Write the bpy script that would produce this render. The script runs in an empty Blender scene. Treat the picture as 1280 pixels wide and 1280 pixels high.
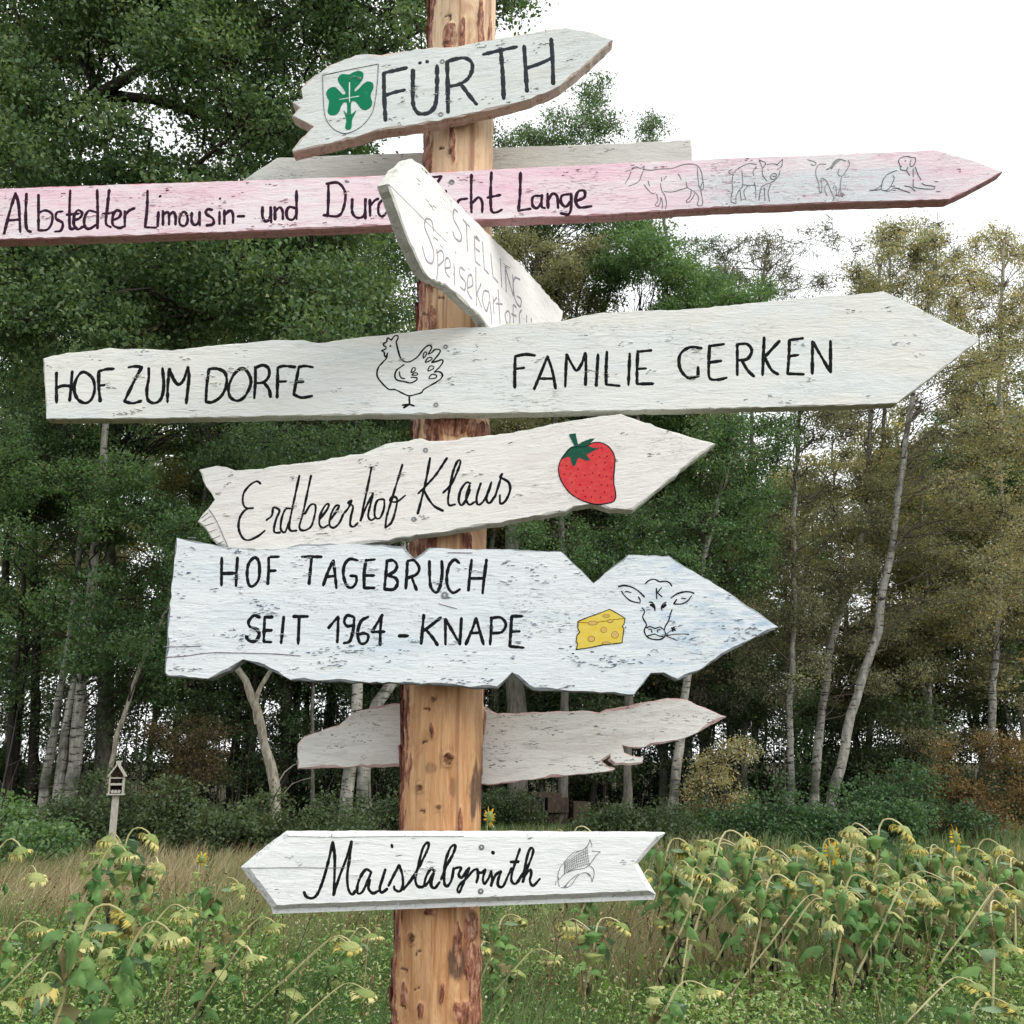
import bpy, bmesh, math, random
import numpy as np
from mathutils import Vector, Matrix

C = bpy.context.scene
COL = C.collection
# ------------------------------------------------------------------ camera
FPX = 1300.0                      # focal length in pixels of the 1280 px photograph
PITCH = math.radians(13.4)
CAMZ = 1.6
cam_d = bpy.data.cameras.new('camera')
cam = bpy.data.objects.new('camera', cam_d)
COL.objects.link(cam)
cam.location = (0, 0, CAMZ)
cam.rotation_euler = (math.radians(90) + PITCH, 0, 0)
cam_d.sensor_width = 36.0
cam_d.lens = 36.0 * FPX / 1280.0
cam_d.clip_start = 0.05
cam_d.clip_end = 2000
C.camera = cam
# ------------------------------------------------------------------ world: bright overcast sky
SUN_DIR = Vector((0.80, -0.42, 0.62)).normalized()
sun_el = math.asin(SUN_DIR.z)
sun_rot = math.atan2(SUN_DIR.x, SUN_DIR.y)
w = bpy.data.worlds.new('World')
C.world = w
w.use_nodes = True
nt = w.node_tree
nt.nodes.clear()
o = nt.nodes.new('ShaderNodeOutputWorld')
bg = nt.nodes.new('ShaderNodeBackground')
sky = nt.nodes.new('ShaderNodeTexSky')
sky.sky_type = 'NISHITA'
sky.sun_disc = False
sky.sun_elevation = sun_el
sky.sun_rotation = sun_rot
mx = nt.nodes.new('ShaderNodeMix')
mx.data_type = 'RGBA'
mx.inputs[0].default_value = 0.88          # closed, thin, very bright cloud cover
mx.inputs[7].default_value = (11.2, 11.35, 11.5, 1)
nt.links.new(sky.outputs[0], mx.inputs[6])
nt.links.new(mx.outputs[2], bg.inputs[0])
bg.inputs[1].default_value = 0.10
nt.links.new(bg.outputs[0], o.inputs[0])
# ------------------------------------------------------------------ soft sun behind thin cloud
sd = bpy.data.lights.new('sun', 'SUN')
sd.energy = 1.4
sd.angle = math.radians(28)
sd.color = (1.0, 0.965, 0.91)
so = bpy.data.objects.new('sun', sd)
COL.objects.link(so)
so.rotation_euler = SUN_DIR.to_track_quat('Z', 'Y').to_euler()
so.location = (6, -4, 12)
C.view_settings.view_transform = 'Standard'
C.view_settings.look = 'None'
C.view_settings.gamma = 1
C.view_settings.exposure = 0.52
C.view_settings.use_curve_mapping = False
C.render.engine = 'CYCLES'
C.cycles.max_bounces = 5
C.cycles.diffuse_bounces = 3
C.cycles.transparent_max_bounces = 4

# ------------------------------------------------------------------ helpers
CP, SP = math.cos(PITCH), math.sin(PITCH)


def ray(x, y):
    u = (x - 640.0) / FPX
    v = (640.0 - y) / FPX
    return np.array([u, CP - v * SP, SP + v * CP])


def at(x, y, Y):
    """world point seen at photo pixel (x, y) standing at distance Y in front of the camera"""
    d = ray(x, y)
    t = Y / d[1]
    return np.array([d[0] * t, Y, CAMZ + d[2] * t])


def ground_x(x, Y):
    """X of a thing whose foot stands at photo column x and distance Y"""
    return (x - 640.0) / FPX * (Y * CP + (0 - CAMZ) * SP)


def on_plane(x, y, p0, n):
    d = ray(x, y)
    o_ = np.array([0, 0, CAMZ])
    t = np.dot(p0 - o_, n) / np.dot(d, n)
    return o_ + d * t


def _hash(ix, iy, iz, seed):
    h = (ix.astype(np.int64) * 374761393 + iy.astype(np.int64) * 668265263 +
         iz.astype(np.int64) * 2147483647 + seed * 1274126177) & 0xffffffff
    h = ((h ^ (h >> 13)) * 1274126177) & 0xffffffff
    h = h ^ (h >> 16)
    return (h & 0xffff) / 65535.0


def vnoise(x, y, z, seed=0):
    x = np.asarray(x, float); y = np.asarray(y, float) + 0 * x; z = np.asarray(z, float) + 0 * x
    xi, yi, zi = np.floor(x), np.floor(y), np.floor(z)
    fx, fy, fz = x - xi, y - yi, z - zi
    fx = fx * fx * (3 - 2 * fx); fy = fy * fy * (3 - 2 * fy); fz = fz * fz * (3 - 2 * fz)
    r = 0
    for a in (0, 1):
        for b in (0, 1):
            for c in (0, 1):
                wgt = (fx if a else 1 - fx) * (fy if b else 1 - fy) * (fz if c else 1 - fz)
                r = r + wgt * _hash(xi + a, yi + b, zi + c, seed)
    return r


def fbm(x, y, z, seed=0, o_=4):
    r = 0; a = 0.5; s = 1.0; t = 0
    for i in range(o_):
        r = r + a * vnoise(x * s, y * s, z * s, seed + i * 17); t += a
        a *= 0.5; s *= 2.03
    return r / t


def inside(poly, x, y):
    poly = np.asarray(poly); n_ = len(poly); c = np.zeros(len(x), bool); j = n_ - 1
    for i in range(n_):
        xi, yi = poly[i]; xj, yj = poly[j]
        m = ((yi > y) != (yj > y)) & (x < (xj - xi) * (y - yi) / (yj - yi + 1e-9) + xi)
        c ^= m; j = i
    return c


def tag(ob, label=None, cat=None, group=None, kind=None):
    if label: ob['label'] = label
    if cat: ob['category'] = cat
    if group: ob['group'] = group
    if kind: ob['kind'] = kind
    return ob


def empty(name, loc=(0, 0, 0), label=None, cat=None, group=None, rz=0.0):
    e = bpy.data.objects.new(name, None)
    e.empty_display_size = 0.2
    COL.objects.link(e)
    e.location = loc
    e.rotation_euler = (0, 0, rz)
    return tag(e, label, cat, group)


def link(name, me, parent=None):
    ob = bpy.data.objects.new(name, me)
    COL.objects.link(ob)
    if parent is not None:
        ob.parent = parent
    return ob


def mesh_np(name, V, F, mats, attrs=None, smooth=False, midx=None):
    """V (n,3); F (m,k) uniform polygons; attrs {name:(domain, values)}"""
    V = np.asarray(V, np.float32); F = np.asarray(F, np.int32)
    me = bpy.data.meshes.new(name)
    me.vertices.add(len(V)); me.vertices.foreach_set('co', V.ravel())
    k = F.shape[1]
    me.loops.add(F.size); me.loops.foreach_set('vertex_index', F.ravel())
    me.polygons.add(len(F))
    me.polygons.foreach_set('loop_start', np.arange(0, F.size, k, dtype=np.int32))
    if smooth:
        me.polygons.foreach_set('use_smooth', np.ones(len(F), bool))
    for m in mats: me.materials.append(m)
    if midx is not None: me.polygons.foreach_set('material_index', np.asarray(midx, np.int32))
    me.update(calc_edges=True)
    for an, (dom, vals) in (attrs or {}).items():
        a = me.attributes.new(an, 'FLOAT', dom)
        a.data.foreach_set('value', np.asarray(vals, np.float32))
    return me


class MB:
    """collects simple solids, builds ONE mesh"""
    def __init__(s): s.v = []; s.f = []; s.m = []

    def add(s, V, F, mi=0):
        b = len(s.v); s.v += [tuple(p) for p in V]; s.f += [tuple(i + b for i in f) for f in F]; s.m += [mi] * len(F)

    def box(s, c, d, R=None, mi=0):
        P = []
        for x in (-1, 1):
            for y in (-1, 1):
                for z in (-1, 1):
                    p = Vector((x * d[0] / 2, y * d[1] / 2, z * d[2] / 2))
                    if R is not None: p = R @ p
                    P.append(tuple(Vector(c) + p))
        s.add(P, [(0, 1, 3, 2), (4, 6, 7, 5), (0, 4, 5, 1), (2, 3, 7, 6), (0, 2, 6, 4), (1, 5, 7, 3)], mi)

    def mesh(s, name, mats):
        me = bpy.data.meshes.new(name); me.from_pydata(s.v, [], s.f)
        for m in mats: me.materials.append(m)
        me.polygons.foreach_set('material_index', s.m); me.update()
        return me


def tubes(paths, radii, sides=5):
    """paths: list of (k,3) arrays; radii: list of (k,) arrays -> V, F (quads)"""
    Vs = []; Fs = []; base = 0
    ang = np.linspace(0, 2 * math.pi, sides, endpoint=False)
    ca, sa = np.cos(ang), np.sin(ang)
    for P, R in zip(paths, radii):
        P = np.asarray(P, float); k = len(P)
        T = np.gradient(P, axis=0)
        T /= (np.linalg.norm(T, axis=1, keepdims=True) + 1e-9)
        ref = np.array([1.0, 0.13, 0.07]) if abs(T[0][0]) < 0.8 else np.array([0.1, 1.0, 0.2])
        A = np.cross(T, ref); A /= (np.linalg.norm(A, axis=1, keepdims=True) + 1e-9)
        B = np.cross(T, A)
        ring = P[:, None, :] + np.asarray(R)[:, None, None] * (ca[None, :, None] * A[:, None, :] + sa[None, :, None] * B[:, None, :])
        Vs.append(ring.reshape(-1, 3))
        i = np.arange(k - 1)[:, None] * sides; j = np.arange(sides)[None, :]; j2 = (j + 1) % sides
        Fs.append(np.stack([i + j, i + j2, i + sides + j2, i + sides + j], -1).reshape(-1, 4) + base)
        base += k * sides
    return np.concatenate(Vs), np.concatenate(Fs)


# ---- node helper
def mat(name, rough=0.8, spec=0.3):
    m = bpy.data.materials.new(name); m.use_nodes = True
    n = m.node_tree; b = n.nodes['Principled BSDF']
    b.inputs['Roughness'].default_value = rough
    b.inputs['Specular IOR Level'].default_value = spec
    return m, n, b


def N(n, t, **k):
    q = n.nodes.new(t)
    for a, v in k.items():
        if a.startswith('i_'):
            q.inputs[int(a[2:]) if a[2:].isdigit() else a[2:]].default_value = v
        else: setattr(q, a, v)
    return q


def noise(n, vec, scale, detail=4, rough=0.55, dist=0.0):
    q = N(n, 'ShaderNodeTexNoise'); q.inputs['Scale'].default_value = scale
    q.inputs['Detail'].default_value = detail; q.inputs['Roughness'].default_value = rough
    q.inputs['Distortion'].default_value = dist
    n.links.new(vec, q.inputs['Vector']); return q.outputs[0]


def ramp(n, fac, stops, interp='LINEAR'):
    r = N(n, 'ShaderNodeValToRGB'); r.color_ramp.interpolation = interp
    e = r.color_ramp.elements
    while len(e) > 1: e.remove(e[-1])
    e[0].position = stops[0][0]; e[0].color = (*stops[0][1], 1) if len(stops[0][1]) == 3 else stops[0][1]
    for p, c in stops[1:]:
        q = e.new(p); q.color = (*c, 1)
    n.links.new(fac, r.inputs[0]); return r.outputs[0]


def mixc(n, fac, a, b, mode='MIX'):
    q = N(n, 'ShaderNodeMix'); q.data_type = 'RGBA'; q.blend_type = mode
    for s_, v in ((0, fac), (6, a), (7, b)):
        if isinstance(v, (int, float)): q.inputs[s_].default_value = v
        elif isinstance(v, tuple): q.inputs[s_].default_value = (*v, 1) if len(v) == 3 else v
        else: n.links.new(v, q.inputs[s_])
    return q.outputs[2]


def mth(n, op, a, b=0.0, clamp=False):
    q = N(n, 'ShaderNodeMath'); q.operation = op; q.use_clamp = clamp
    for s_, v in ((0, a), (1, b)):
        if isinstance(v, (int, float)): q.inputs[s_].default_value = v
        else: n.links.new(v, q.inputs[s_])
    return q.outputs[0]


def bump(n, b, h, strength, dist):
    q = N(n, 'ShaderNodeBump'); q.inputs['Strength'].default_value = strength; q.inputs['Distance'].default_value = dist
    n.links.new(h, q.inputs['Height']); n.links.new(q.outputs[0], b.inputs['Normal'])


def mapping(n, vec, scale=(1, 1, 1), loc=(0, 0, 0)):
    q = N(n, 'ShaderNodeMapping'); q.inputs['Scale'].default_value = scale; q.inputs['Location'].default_value = loc
    n.links.new(vec, q.inputs['Vector']); return q.outputs[0]


def objco(n): return N(n, 'ShaderNodeTexCoord').outputs['Object']


# ------------------------------------------------------------------ ground
def relief(x, y):
    """gentle unevenness of the field, flat near the signpost"""
    f = np.clip((np.hypot(x, y) - 3) / 8, 0, 1)
    return f * (0.16 * (fbm(x * 0.25, y * 0.25, 0, 5, 3) - 0.5) + 0.05 * (vnoise(x * 1.3, y * 1.3, 0, 9) - 0.5))


m_ground, n, b = mat('soil_and_litter', 0.95, 0.1)
oc = objco(n)
c = ramp(n, noise(n, oc, 0.8, 6, 0.6), [(0.3, (0.035, 0.045, 0.015)), (0.5, (0.07, 0.06, 0.028)), (0.7, (0.09, 0.075, 0.04))])
c = mixc(n, noise(n, oc, 30, 4), c, (0.03, 0.028, 0.015))
n.links.new(c, b.inputs['Base Color'])
bump(n, b, noise(n, oc, 25, 5), 0.8, 0.03)
gx = np.concatenate([-np.geomspace(400, 32, 14), np.linspace(-30, 30, 121), np.geomspace(32, 400, 14)])
gy = np.concatenate([-np.geomspace(300, 12, 10), np.linspace(-10, 50, 121), np.geomspace(52, 600, 14)])
X, Y = np.meshgrid(gx, gy)
Z = relief(X, Y)
V = np.stack([X, Y, Z], -1).reshape(-1, 3)
nx, ny = len(gx), len(gy)
i, j = np.meshgrid(np.arange(nx - 1), np.arange(ny - 1))
a = (j * nx + i).ravel()
F = np.stack([a, a + 1, a + nx + 1, a + nx], -1)
gr = link('ground', mesh_np('ground', V, F, [m_ground], smooth=True))
tag(gr, kind='structure')

# ------------------------------------------------------------------ board materials
def paint_mat(name, base, base2, chip, chip_amt=0.5, tintc=None, tint_lo=0.5, seed=0.0, dirt=(0.35, 0.34, 0.30), dirt_amt=0.5, extra=None):
    m, n, b = mat(name, 0.75, 0.2)
    oc = objco(n)
    g = mapping(n, oc, (1.6, 6, 26), (seed, seed, seed))       # along the grain
    g2 = mapping(n, oc, (15, 20, 85), (seed, 0, 0))
    g3 = mapping(n, oc, (26, 20, 170), (seed, 3, 0))
    big = noise(n, mapping(n, oc, (1, 1, 3), (seed * 3, 0, 0)), 2.2, 4, 0.6, 0.6)
    c = mixc(n, ramp(n, big, [(0.35, (0, 0, 0)), (0.65, (1, 1, 1))]), base, base2)
    if tintc is not None:
        tn = noise(n, mapping(n, oc, (2.4, 3, 9), (seed * 5, 2, 0)), 1.6, 5, 0.65, 0.3)
        c = mixc(n, ramp(n, tn, [(tint_lo, (0, 0, 0)), (tint_lo + 0.24, (1, 1, 1))]), c, tintc)
    if extra is not None: c = extra(n, oc, c)
    streak = noise(n, mapping(n, oc, (5, 6, 30), (seed, seed, seed)), 2.4, 6, 0.72, 0.5)
    c = mixc(n, mth(n, 'MULTIPLY', ramp(n, streak, [(0.52, (0, 0, 0)), (0.72, (1, 1, 1))]), dirt_amt), c, dirt)
    # flaked paint: short dashes along the grain, gathered in patches
    patch = ramp(n, noise(n, mapping(n, oc, (1, 1, 1.6), (seed * 7, 1, 4)), 5.0, 3, 0.5), [(0.50, (0, 0, 0)), (0.66, (1, 1, 1))])
    dash = ramp(n, noise(n, g3, 2.2, 4, 0.7, 0.6), [(0.575, (0, 0, 0)), (0.62, (1, 1, 1))])
    ch = mth(n, 'MULTIPLY', mth(n, 'MULTIPLY', patch, dash), chip_amt)
    c = mixc(n, ch, c, chip)
    fine = ramp(n, noise(n, mapping(n, oc, (30, 30, 150), (seed, 5, 0)), 2.0, 3, 0.7, 0.8), [(0.62, (0, 0, 0)), (0.68, (1, 1, 1))])
    c = mixc(n, mth(n, 'MULTIPLY', fine, 0.6 * chip_amt), c, chip)
    n.links.new(c, b.inputs['Base Color'])
    h = mth(n, 'ADD', mth(n, 'MULTIPLY', noise(n, g2, 2.0, 5, 0.65, 0.5), 0.8), mth(n, 'MULTIPLY', noise(n, mapping(n, oc, (7, 8, 34), (seed, 1, 1)), 2.0, 5, 0.6, 0.7), 1.3))
    h = mth(n, 'ADD', h, mth(n, 'MULTIPLY', noise(n, oc, 180, 3, 0.7), 0.25))
    h = mth(n, 'SUBTRACT', h, mth(n, 'MULTIPLY', ch, 0.5))
    bump(n, b, h, 0.75, 0.0022)
    return m


def edge_mat(name, col, col2, seed=0.0):
    m, n, b = mat(name, 0.85, 0.15)
    oc = objco(n)
    s_ = noise(n, mapping(n, oc, (2, 40, 40), (seed, 0, 0)), 3, 5, 0.65)
    c = mixc(n, ramp(n, s_, [(0.35, (0, 0, 0)), (0.65, (1, 1, 1))]), col, col2)
    gr_ = ramp(n, noise(n, mapping(n, oc, (45, 30, 60), (seed, 7, 2)), 2.0, 5, 0.75), [(0.54, (0, 0, 0)), (0.62, (1, 1, 1))])
    c = mixc(n, mth(n, 'MULTIPLY', gr_, 0.4), c, (0.05, 0.045, 0.04))      # grime and bare grain in the sawn edge
    n.links.new(c, b.inputs['Base Color'])
    bump(n, b, s_, 0.8, 0.003)
    return m


def pink_extra(n, oc, c):
    # the middle stretch with the animals is painted pale grey, the rest rose
    sx = N(n, 'ShaderNodeSeparateXYZ'); n.links.new(oc, sx.inputs[0])
    wob = mth(n, 'MULTIPLY', mth(n, 'SUBTRACT', noise(n, mapping(n, oc, (1, 1, 5)), 5, 4), 0.5), 0.35)
    x = mth(n, 'ADD', sx.outputs[0], wob)
    r = ramp(n, mth(n, 'MULTIPLY', x, 0.3333), [(0.60, (0, 0, 0)), (0.655, (1, 1, 1)), (0.80, (1, 1, 1)), (0.87, (0, 0, 0))])
    ed = ramp(n, mth(n, 'ADD', mth(n, 'ABSOLUTE', mth(n, 'SUBTRACT', sx.outputs[2], 0.045)), mth(n, 'MULTIPLY', wob, 0.06)), [(0.052, (1, 1, 1)), (0.066, (0.25, 0.25, 0.25))])
    return mixc(n, mth(n, 'MULTIPLY', r, ed), c, (0.68, 0.71, 0.73))


M = {}
M['furth'] = paint_mat('painted_wood_pale_green_grey', (0.74, 0.78, 0.76), (0.67, 0.71, 0.69), (0.20, 0.21, 0.20), 0.7, (0.70, 0.72, 0.66), 0.5, 1.3)
M['furth_edge'] = edge_mat('bare_sawn_edge', (0.52, 0.42, 0.35), (0.70, 0.63, 0.56), 1)
M['pink'] = paint_mat('painted_wood_rose', (0.86, 0.60, 0.69), (0.84, 0.74, 0.77), (0.30, 0.10, 0.15), 0.9, (0.84, 0.79, 0.80), 0.44, 2.1, (0.62, 0.26, 0.38), 0.55, pink_extra)
M['pink_edge'] = edge_mat('deep_rose_edge', (0.66, 0.30, 0.36), (0.76, 0.48, 0.50), 2)
M['back'] = paint_mat('painted_wood_weathered_grey', (0.62, 0.62, 0.58), (0.68, 0.67, 0.62), (0.18, 0.18, 0.16), 0.7, (0.56, 0.62, 0.58), 0.5, 3.7)
M['grey_edge'] = edge_mat('grey_green_edge', (0.58, 0.59, 0.53), (0.74, 0.74, 0.68), 3)
M['stell'] = paint_mat('painted_wood_bright_white', (0.88, 0.87, 0.84), (0.85, 0.84, 0.81), (0.30, 0.28, 0.26), 0.55, (0.74, 0.72, 0.68), 0.55, 4.2, (0.5, 0.48, 0.45), 0.35)
M['gerken'] = paint_mat('painted_wood_ice_white', (0.77, 0.80, 0.78), (0.79, 0.78, 0.72), (0.30, 0.31, 0.29), 0.7, (0.70, 0.77, 0.78), 0.5, 5.9, (0.45, 0.47, 0.44), 0.45)
M['erd'] = paint_mat('painted_wood_cream_white', (0.82, 0.80, 0.76), (0.80, 0.79, 0.75), (0.32, 0.29, 0.26), 0.7, (0.74, 0.68, 0.66), 0.5, 6.4, (0.52, 0.48, 0.44), 0.4)
def blue_tip(n, oc, c):
    sx = N(n, 'ShaderNodeSeparateXYZ'); n.links.new(oc, sx.inputs[0])
    q = noise(n, mapping(n, oc, (5, 5, 16)), 3, 5, 0.7, 0.5)
    r = ramp(n, mth(n, 'MULTIPLY', sx.outputs[0], 0.5), [(0.45, (0.0, 0.0, 0.0)), (0.74, (1, 1, 1))])
    f = mth(n, 'MULTIPLY', r, ramp(n, q, [(0.47, (0, 0, 0)), (0.62, (1, 1, 1))]))
    return mixc(n, f, c, (0.34, 0.50, 0.66))
M['tage'] = paint_mat('painted_wood_blue_white', (0.79, 0.82, 0.83), (0.75, 0.80, 0.82), (0.16, 0.22, 0.28), 1.0, (0.64, 0.74, 0.81), 0.53, 7.7, (0.48, 0.53, 0.56), 0.4, blue_tip)
M['tage_edge'] = edge_mat('dark_blue_grey_edge', (0.16, 0.18, 0.19), (0.36, 0.40, 0.41), 7)
M['blank'] = paint_mat('painted_wood_worn_white', (0.87, 0.86, 0.82), (0.82, 0.81, 0.77), (0.12, 0.12, 0.12), 1.0, (0.66, 0.62, 0.58), 0.5, 8.8)
M['blank_edge'] = edge_mat('pinkish_edge', (0.72, 0.55, 0.54), (0.45, 0.28, 0.25), 8)
M['mais'] = paint_mat('painted_wood_clean_white', (0.87, 0.89, 0.87), (0.85, 0.87, 0.85), (0.35, 0.36, 0.36), 0.4, (0.70, 0.76, 0.76), 0.58, 9.1, (0.55, 0.58, 0.58), 0.35)
M['mais_edge'] = edge_mat('white_chamfer', (0.78, 0.80, 0.78), (0.70, 0.72, 0.70), 9)


def flat_mat(name, col, col2=None, rough=0.9, sc=60, lo=0.55, hi=0.7):
    m, n, b = mat(name, rough, 0.08)
    oc = objco(n)
    n.links.new(mixc(n, ramp(n, noise(n, mapping(n, oc, (1, 1, 2.2)), sc, 4, 0.7), [(lo, (0, 0, 0)), (hi, (1, 1, 1))]), col, col2 or col), b.inputs['Base Color'])
    return m


M['ink'] = flat_mat('black_brush_paint', (0.010, 0.011, 0.012), (0.045, 0.048, 0.05))
M['ink_furth'] = flat_mat('slate_grey_brush_paint', (0.035, 0.042, 0.05), (0.09, 0.10, 0.11))
M['ink_pink'] = flat_mat('plum_black_brush_paint', (0.035, 0.014, 0.028), (0.13, 0.055, 0.09))
M['ink_faded'] = flat_mat('faded_violet_grey_paint', (0.26, 0.23, 0.28), (0.60, 0.57, 0.60), sc=90, lo=0.42, hi=0.75)
M['pencil'] = flat_mat('pencil_grey_line', (0.14, 0.15, 0.16), (0.42, 0.43, 0.44), sc=120, lo=0.45, hi=0.7)
M['pencil_light'] = flat_mat('pale_pencil_line', (0.30, 0.31, 0.32), (0.55, 0.56, 0.56), sc=120)
M['clover'] = flat_mat('clover_green_paint', (0.012, 0.20, 0.095), (0.02, 0.26, 0.13), sc=40)
M['whiteline'] = flat_mat('white_line_paint', (0.75, 0.78, 0.76))
M['straw_red'] = flat_mat('strawberry_red_paint', (0.62, 0.045, 0.055), (0.70, 0.11, 0.10), sc=45, lo=0.4, hi=0.75)
M['straw_green'] = flat_mat('dark_leaf_green_paint', (0.018, 0.09, 0.06), (0.04, 0.15, 0.09), sc=50)
M['seed'] = flat_mat('dark_seed_paint', (0.22, 0.01, 0.02))
M['cheese'] = flat_mat('cheese_yellow_paint', (0.72, 0.53, 0.06), (0.76, 0.62, 0.16), sc=35, lo=0.35, hi=0.7)
M['hole'] = flat_mat('cheese_hole_paint', (0.66, 0.44, 0.15))
M['hole_line'] = flat_mat('brown_line_paint', (0.20, 0.12, 0.02))
M['fleck'] = flat_mat('worn_through_fleck', (0.20, 0.205, 0.20), (0.42, 0.43, 0.42), sc=150)
M['fleck_blue'] = flat_mat('blue_grey_undercoat_fleck', (0.16, 0.23, 0.31), (0.40, 0.50, 0.60), sc=150)
M['fleck_rose'] = flat_mat('dark_rose_fleck', (0.34, 0.12, 0.18), (0.62, 0.32, 0.42), sc=150)
M['screw'], n, b = mat('screw_steel', 0.4, 0.5)
b.inputs['Base Color'].default_value = (0.30, 0.31, 0.31, 1); b.inputs['Metallic'].default_value = 0.6
M['dark'], n, b = mat('dark_recess', 0.9, 0.1)
b.inputs['Base Color'].default_value = (0.03, 0.028, 0.025, 1)

# ------------------------------------------------------------------ the signpost
POST_Y = 2.5
p_lo = at(545, 1280, POST_Y); p_hi = at(580, 0, POST_Y)


def post_axis(z):
    t = (z - p_lo[2]) / (p_hi[2] - p_lo[2])
    return p_lo[0] + (p_hi[0] - p_lo[0]) * t


def post_rad(z):
    return 0.0915 - 0.0025 * np.clip((z - p_lo[2]) / (p_hi[2] - p_lo[2]), -0.3, 1.3)


signpost = empty('signpost', (float(post_axis(0.0)), POST_Y, 0), 'tall peeled log signpost carrying painted white and pink arrow boards', 'signpost')
SPL = np.array(signpost.location)

# round peeled log with bark remnants
na, nz = 132, 1080
zz = np.linspace(-0.15, 4.25, nz); th = np.linspace(0, 2 * math.pi, na, endpoint=False)
TH, ZZ = np.meshgrid(th, zz)                     # th = 0 faces the camera (-Y), + goes to the right
cxs = post_axis(ZZ); rr = post_rad(ZZ)


def px_of(thv, zv):
    """photo pixel of a point on the log's front (used to lay out bark, knots and marks)"""
    x = post_axis(zv) + post_rad(zv) * np.sin(thv); y = POST_Y - post_rad(zv) * np.cos(thv); z = zv - CAMZ
    dep = y * CP + z * SP; up = -y * SP + z * CP
    return 640 + FPX * x / dep, 640 - FPX * up / dep


PX, PY = px_of(TH, ZZ)
frontm = (np.cos(TH) > -0.15)
SS = np.sin(TH)
n1 = fbm(TH * 5, ZZ * 9, 0, 3, 4) - 0.5
n2 = fbm(TH * 14, ZZ * 22, 0, 8, 3) - 0.5
bark = np.clip((-(SS + 0.80) + 0.42 * n1 + 0.16 * n2 + 0.05) * 7, 0, 1)            # strip of bark down the left side
bark = np.where(np.cos(TH) < -0.35, np.clip((n1 + 0.1) * 10, 0, 1), bark)


def patch(cx, cy, rx, ry, k=1.0):
    d = np.sqrt(((PX - cx) / rx) ** 2 + ((PY - cy) / ry) ** 2)
    return np.where(frontm, np.clip((1 - d + 1.1 * n1 + 0.55 * n2) * 2.6, 0, 1) * k, 0)


for q in [(505, 1240, 7, 26), (536, 1140, 9, 5), (600, 1225, 8, 50), (520, 1050, 5, 10), (540, 912, 3, 14), (575, 1030, 4, 26), (566, 300, 8, 30), (540, 400, 12, 18), (606, 905, 4, 40), (592, 1110, 9, 26), (572, 1180, 6, 30), (545, 560, 20, 20), (526, 1262, 5, 14), (612, 60, 3, 40), (600, 378, 22, 40), (545, 345, 10, 26), (560, 533, 50, 15), (596, 540, 22, 16), (530, 680, 22, 22), (588, 1160, 12, 30), (590, 1215, 13, 60),
          (584, 1265, 22, 20), (578, 60, 5, 55), (600, 35, 4, 45), (566, 175, 5, 30), (552, 1245, 6, 22), (583, 680, 6, 18), (563, 45, 9, 22)]:
    bark = np.maximum(bark, patch(*q))
dark_patch = np.maximum.reduce([patch(598, 985, 17, 42), patch(570, 1200, 15, 34), patch(604, 950, 8, 30, .8), patch(566, 985, 5, 18, .7), patch(540, 960, 12, 8, .5)])  # darker brown patches on the log's front, mostly on its right half
streak = np.clip((fbm(TH * 16, ZZ * 2.2, 0, 21, 4) - 0.53) * 7, 0, 1) * np.clip((fbm(TH * 3, ZZ * 3, 0, 25, 2) - 0.42) * 6, 0, 1)
mark = np.zeros_like(PX); dent = np.zeros_like(PX)
marks = [(533, 886), (531, 927), (527, 1013), (523, 1190), (505, 1212), (521, 1236), (503, 1257), (560, 20), (558, 55), (553, 185), (551, 372), (534, 393), (618, 172)]
rg = np.random.default_rng(5)
for (mx_, my_) in marks:
    hw = rg.uniform(2.5, 4.0)
    bar = (np.abs(PX - mx_) < hw) & (np.abs(PY - my_ - 0.25 * (PX - mx_) * rg.uniform(-1, 1)) < 1.2)
    leg = (np.abs(PX - mx_ + hw * rg.choice([-1, 1])) < 0.9) & (PY > my_ - 1) & (PY < my_ + rg.uniform(2, 6))
    e = (bar | leg) & frontm
    mark[e] = 1; dent[e] = -0.003
for (kx, ky, kr) in [(560, 949, 7.5), (525, 985, 5), (541, 874, 3.6), (589, 1145, 7), (548, 1010, 3), (514, 1173, 6), (563, 190, 4), (579, 90, 3)]:
    d = np.sqrt(((PX - kx) / kr) ** 2 + ((PY - ky) / (kr * 1.25)) ** 2)
    core = frontm & (d < 0.72)
    ringm = frontm & (d >= 0.72) & (d < 1.1)
    mark[core] = np.maximum(mark[core], 0.9 - 0.35 * (vnoise(PX * 0.9, PY * 0.9, 0, 4) > 0.5)[core]); dent[core] -= 0.004
    dent[ringm] += 0.0035
    halo = frontm & (d < 2.4)
    dark_patch[halo] = np.maximum(dark_patch[halo], (0.55 * np.clip(2.4 - d, 0, 1) * (0.5 + n1 * 1.4))[halo])
flake = bark * (0.005 + 0.012 * (fbm(TH * 9, ZZ * 26, 0, 31, 3) - 0.4))
R_ = rr + flake + dent * (1 - bark) + 0.002 * (fbm(TH * 2, ZZ * 4, 0, 2, 3) - 0.5) * 2 + 0.0012 * (fbm(TH * 20, ZZ * 6, 0, 12, 2) - 0.5)
Vp = np.stack([cxs + R_ * np.sin(TH), POST_Y - R_ * np.cos(TH), ZZ], -1).reshape(-1, 3) - SPL
ii = np.arange(nz - 1)[:, None] * na; jj = np.arange(na)[None, :]; j2 = (jj + 1) % na
Fp = np.stack([ii + jj, ii + j2, ii + na + j2, ii + na + jj], -1).reshape(-1, 4)

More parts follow.
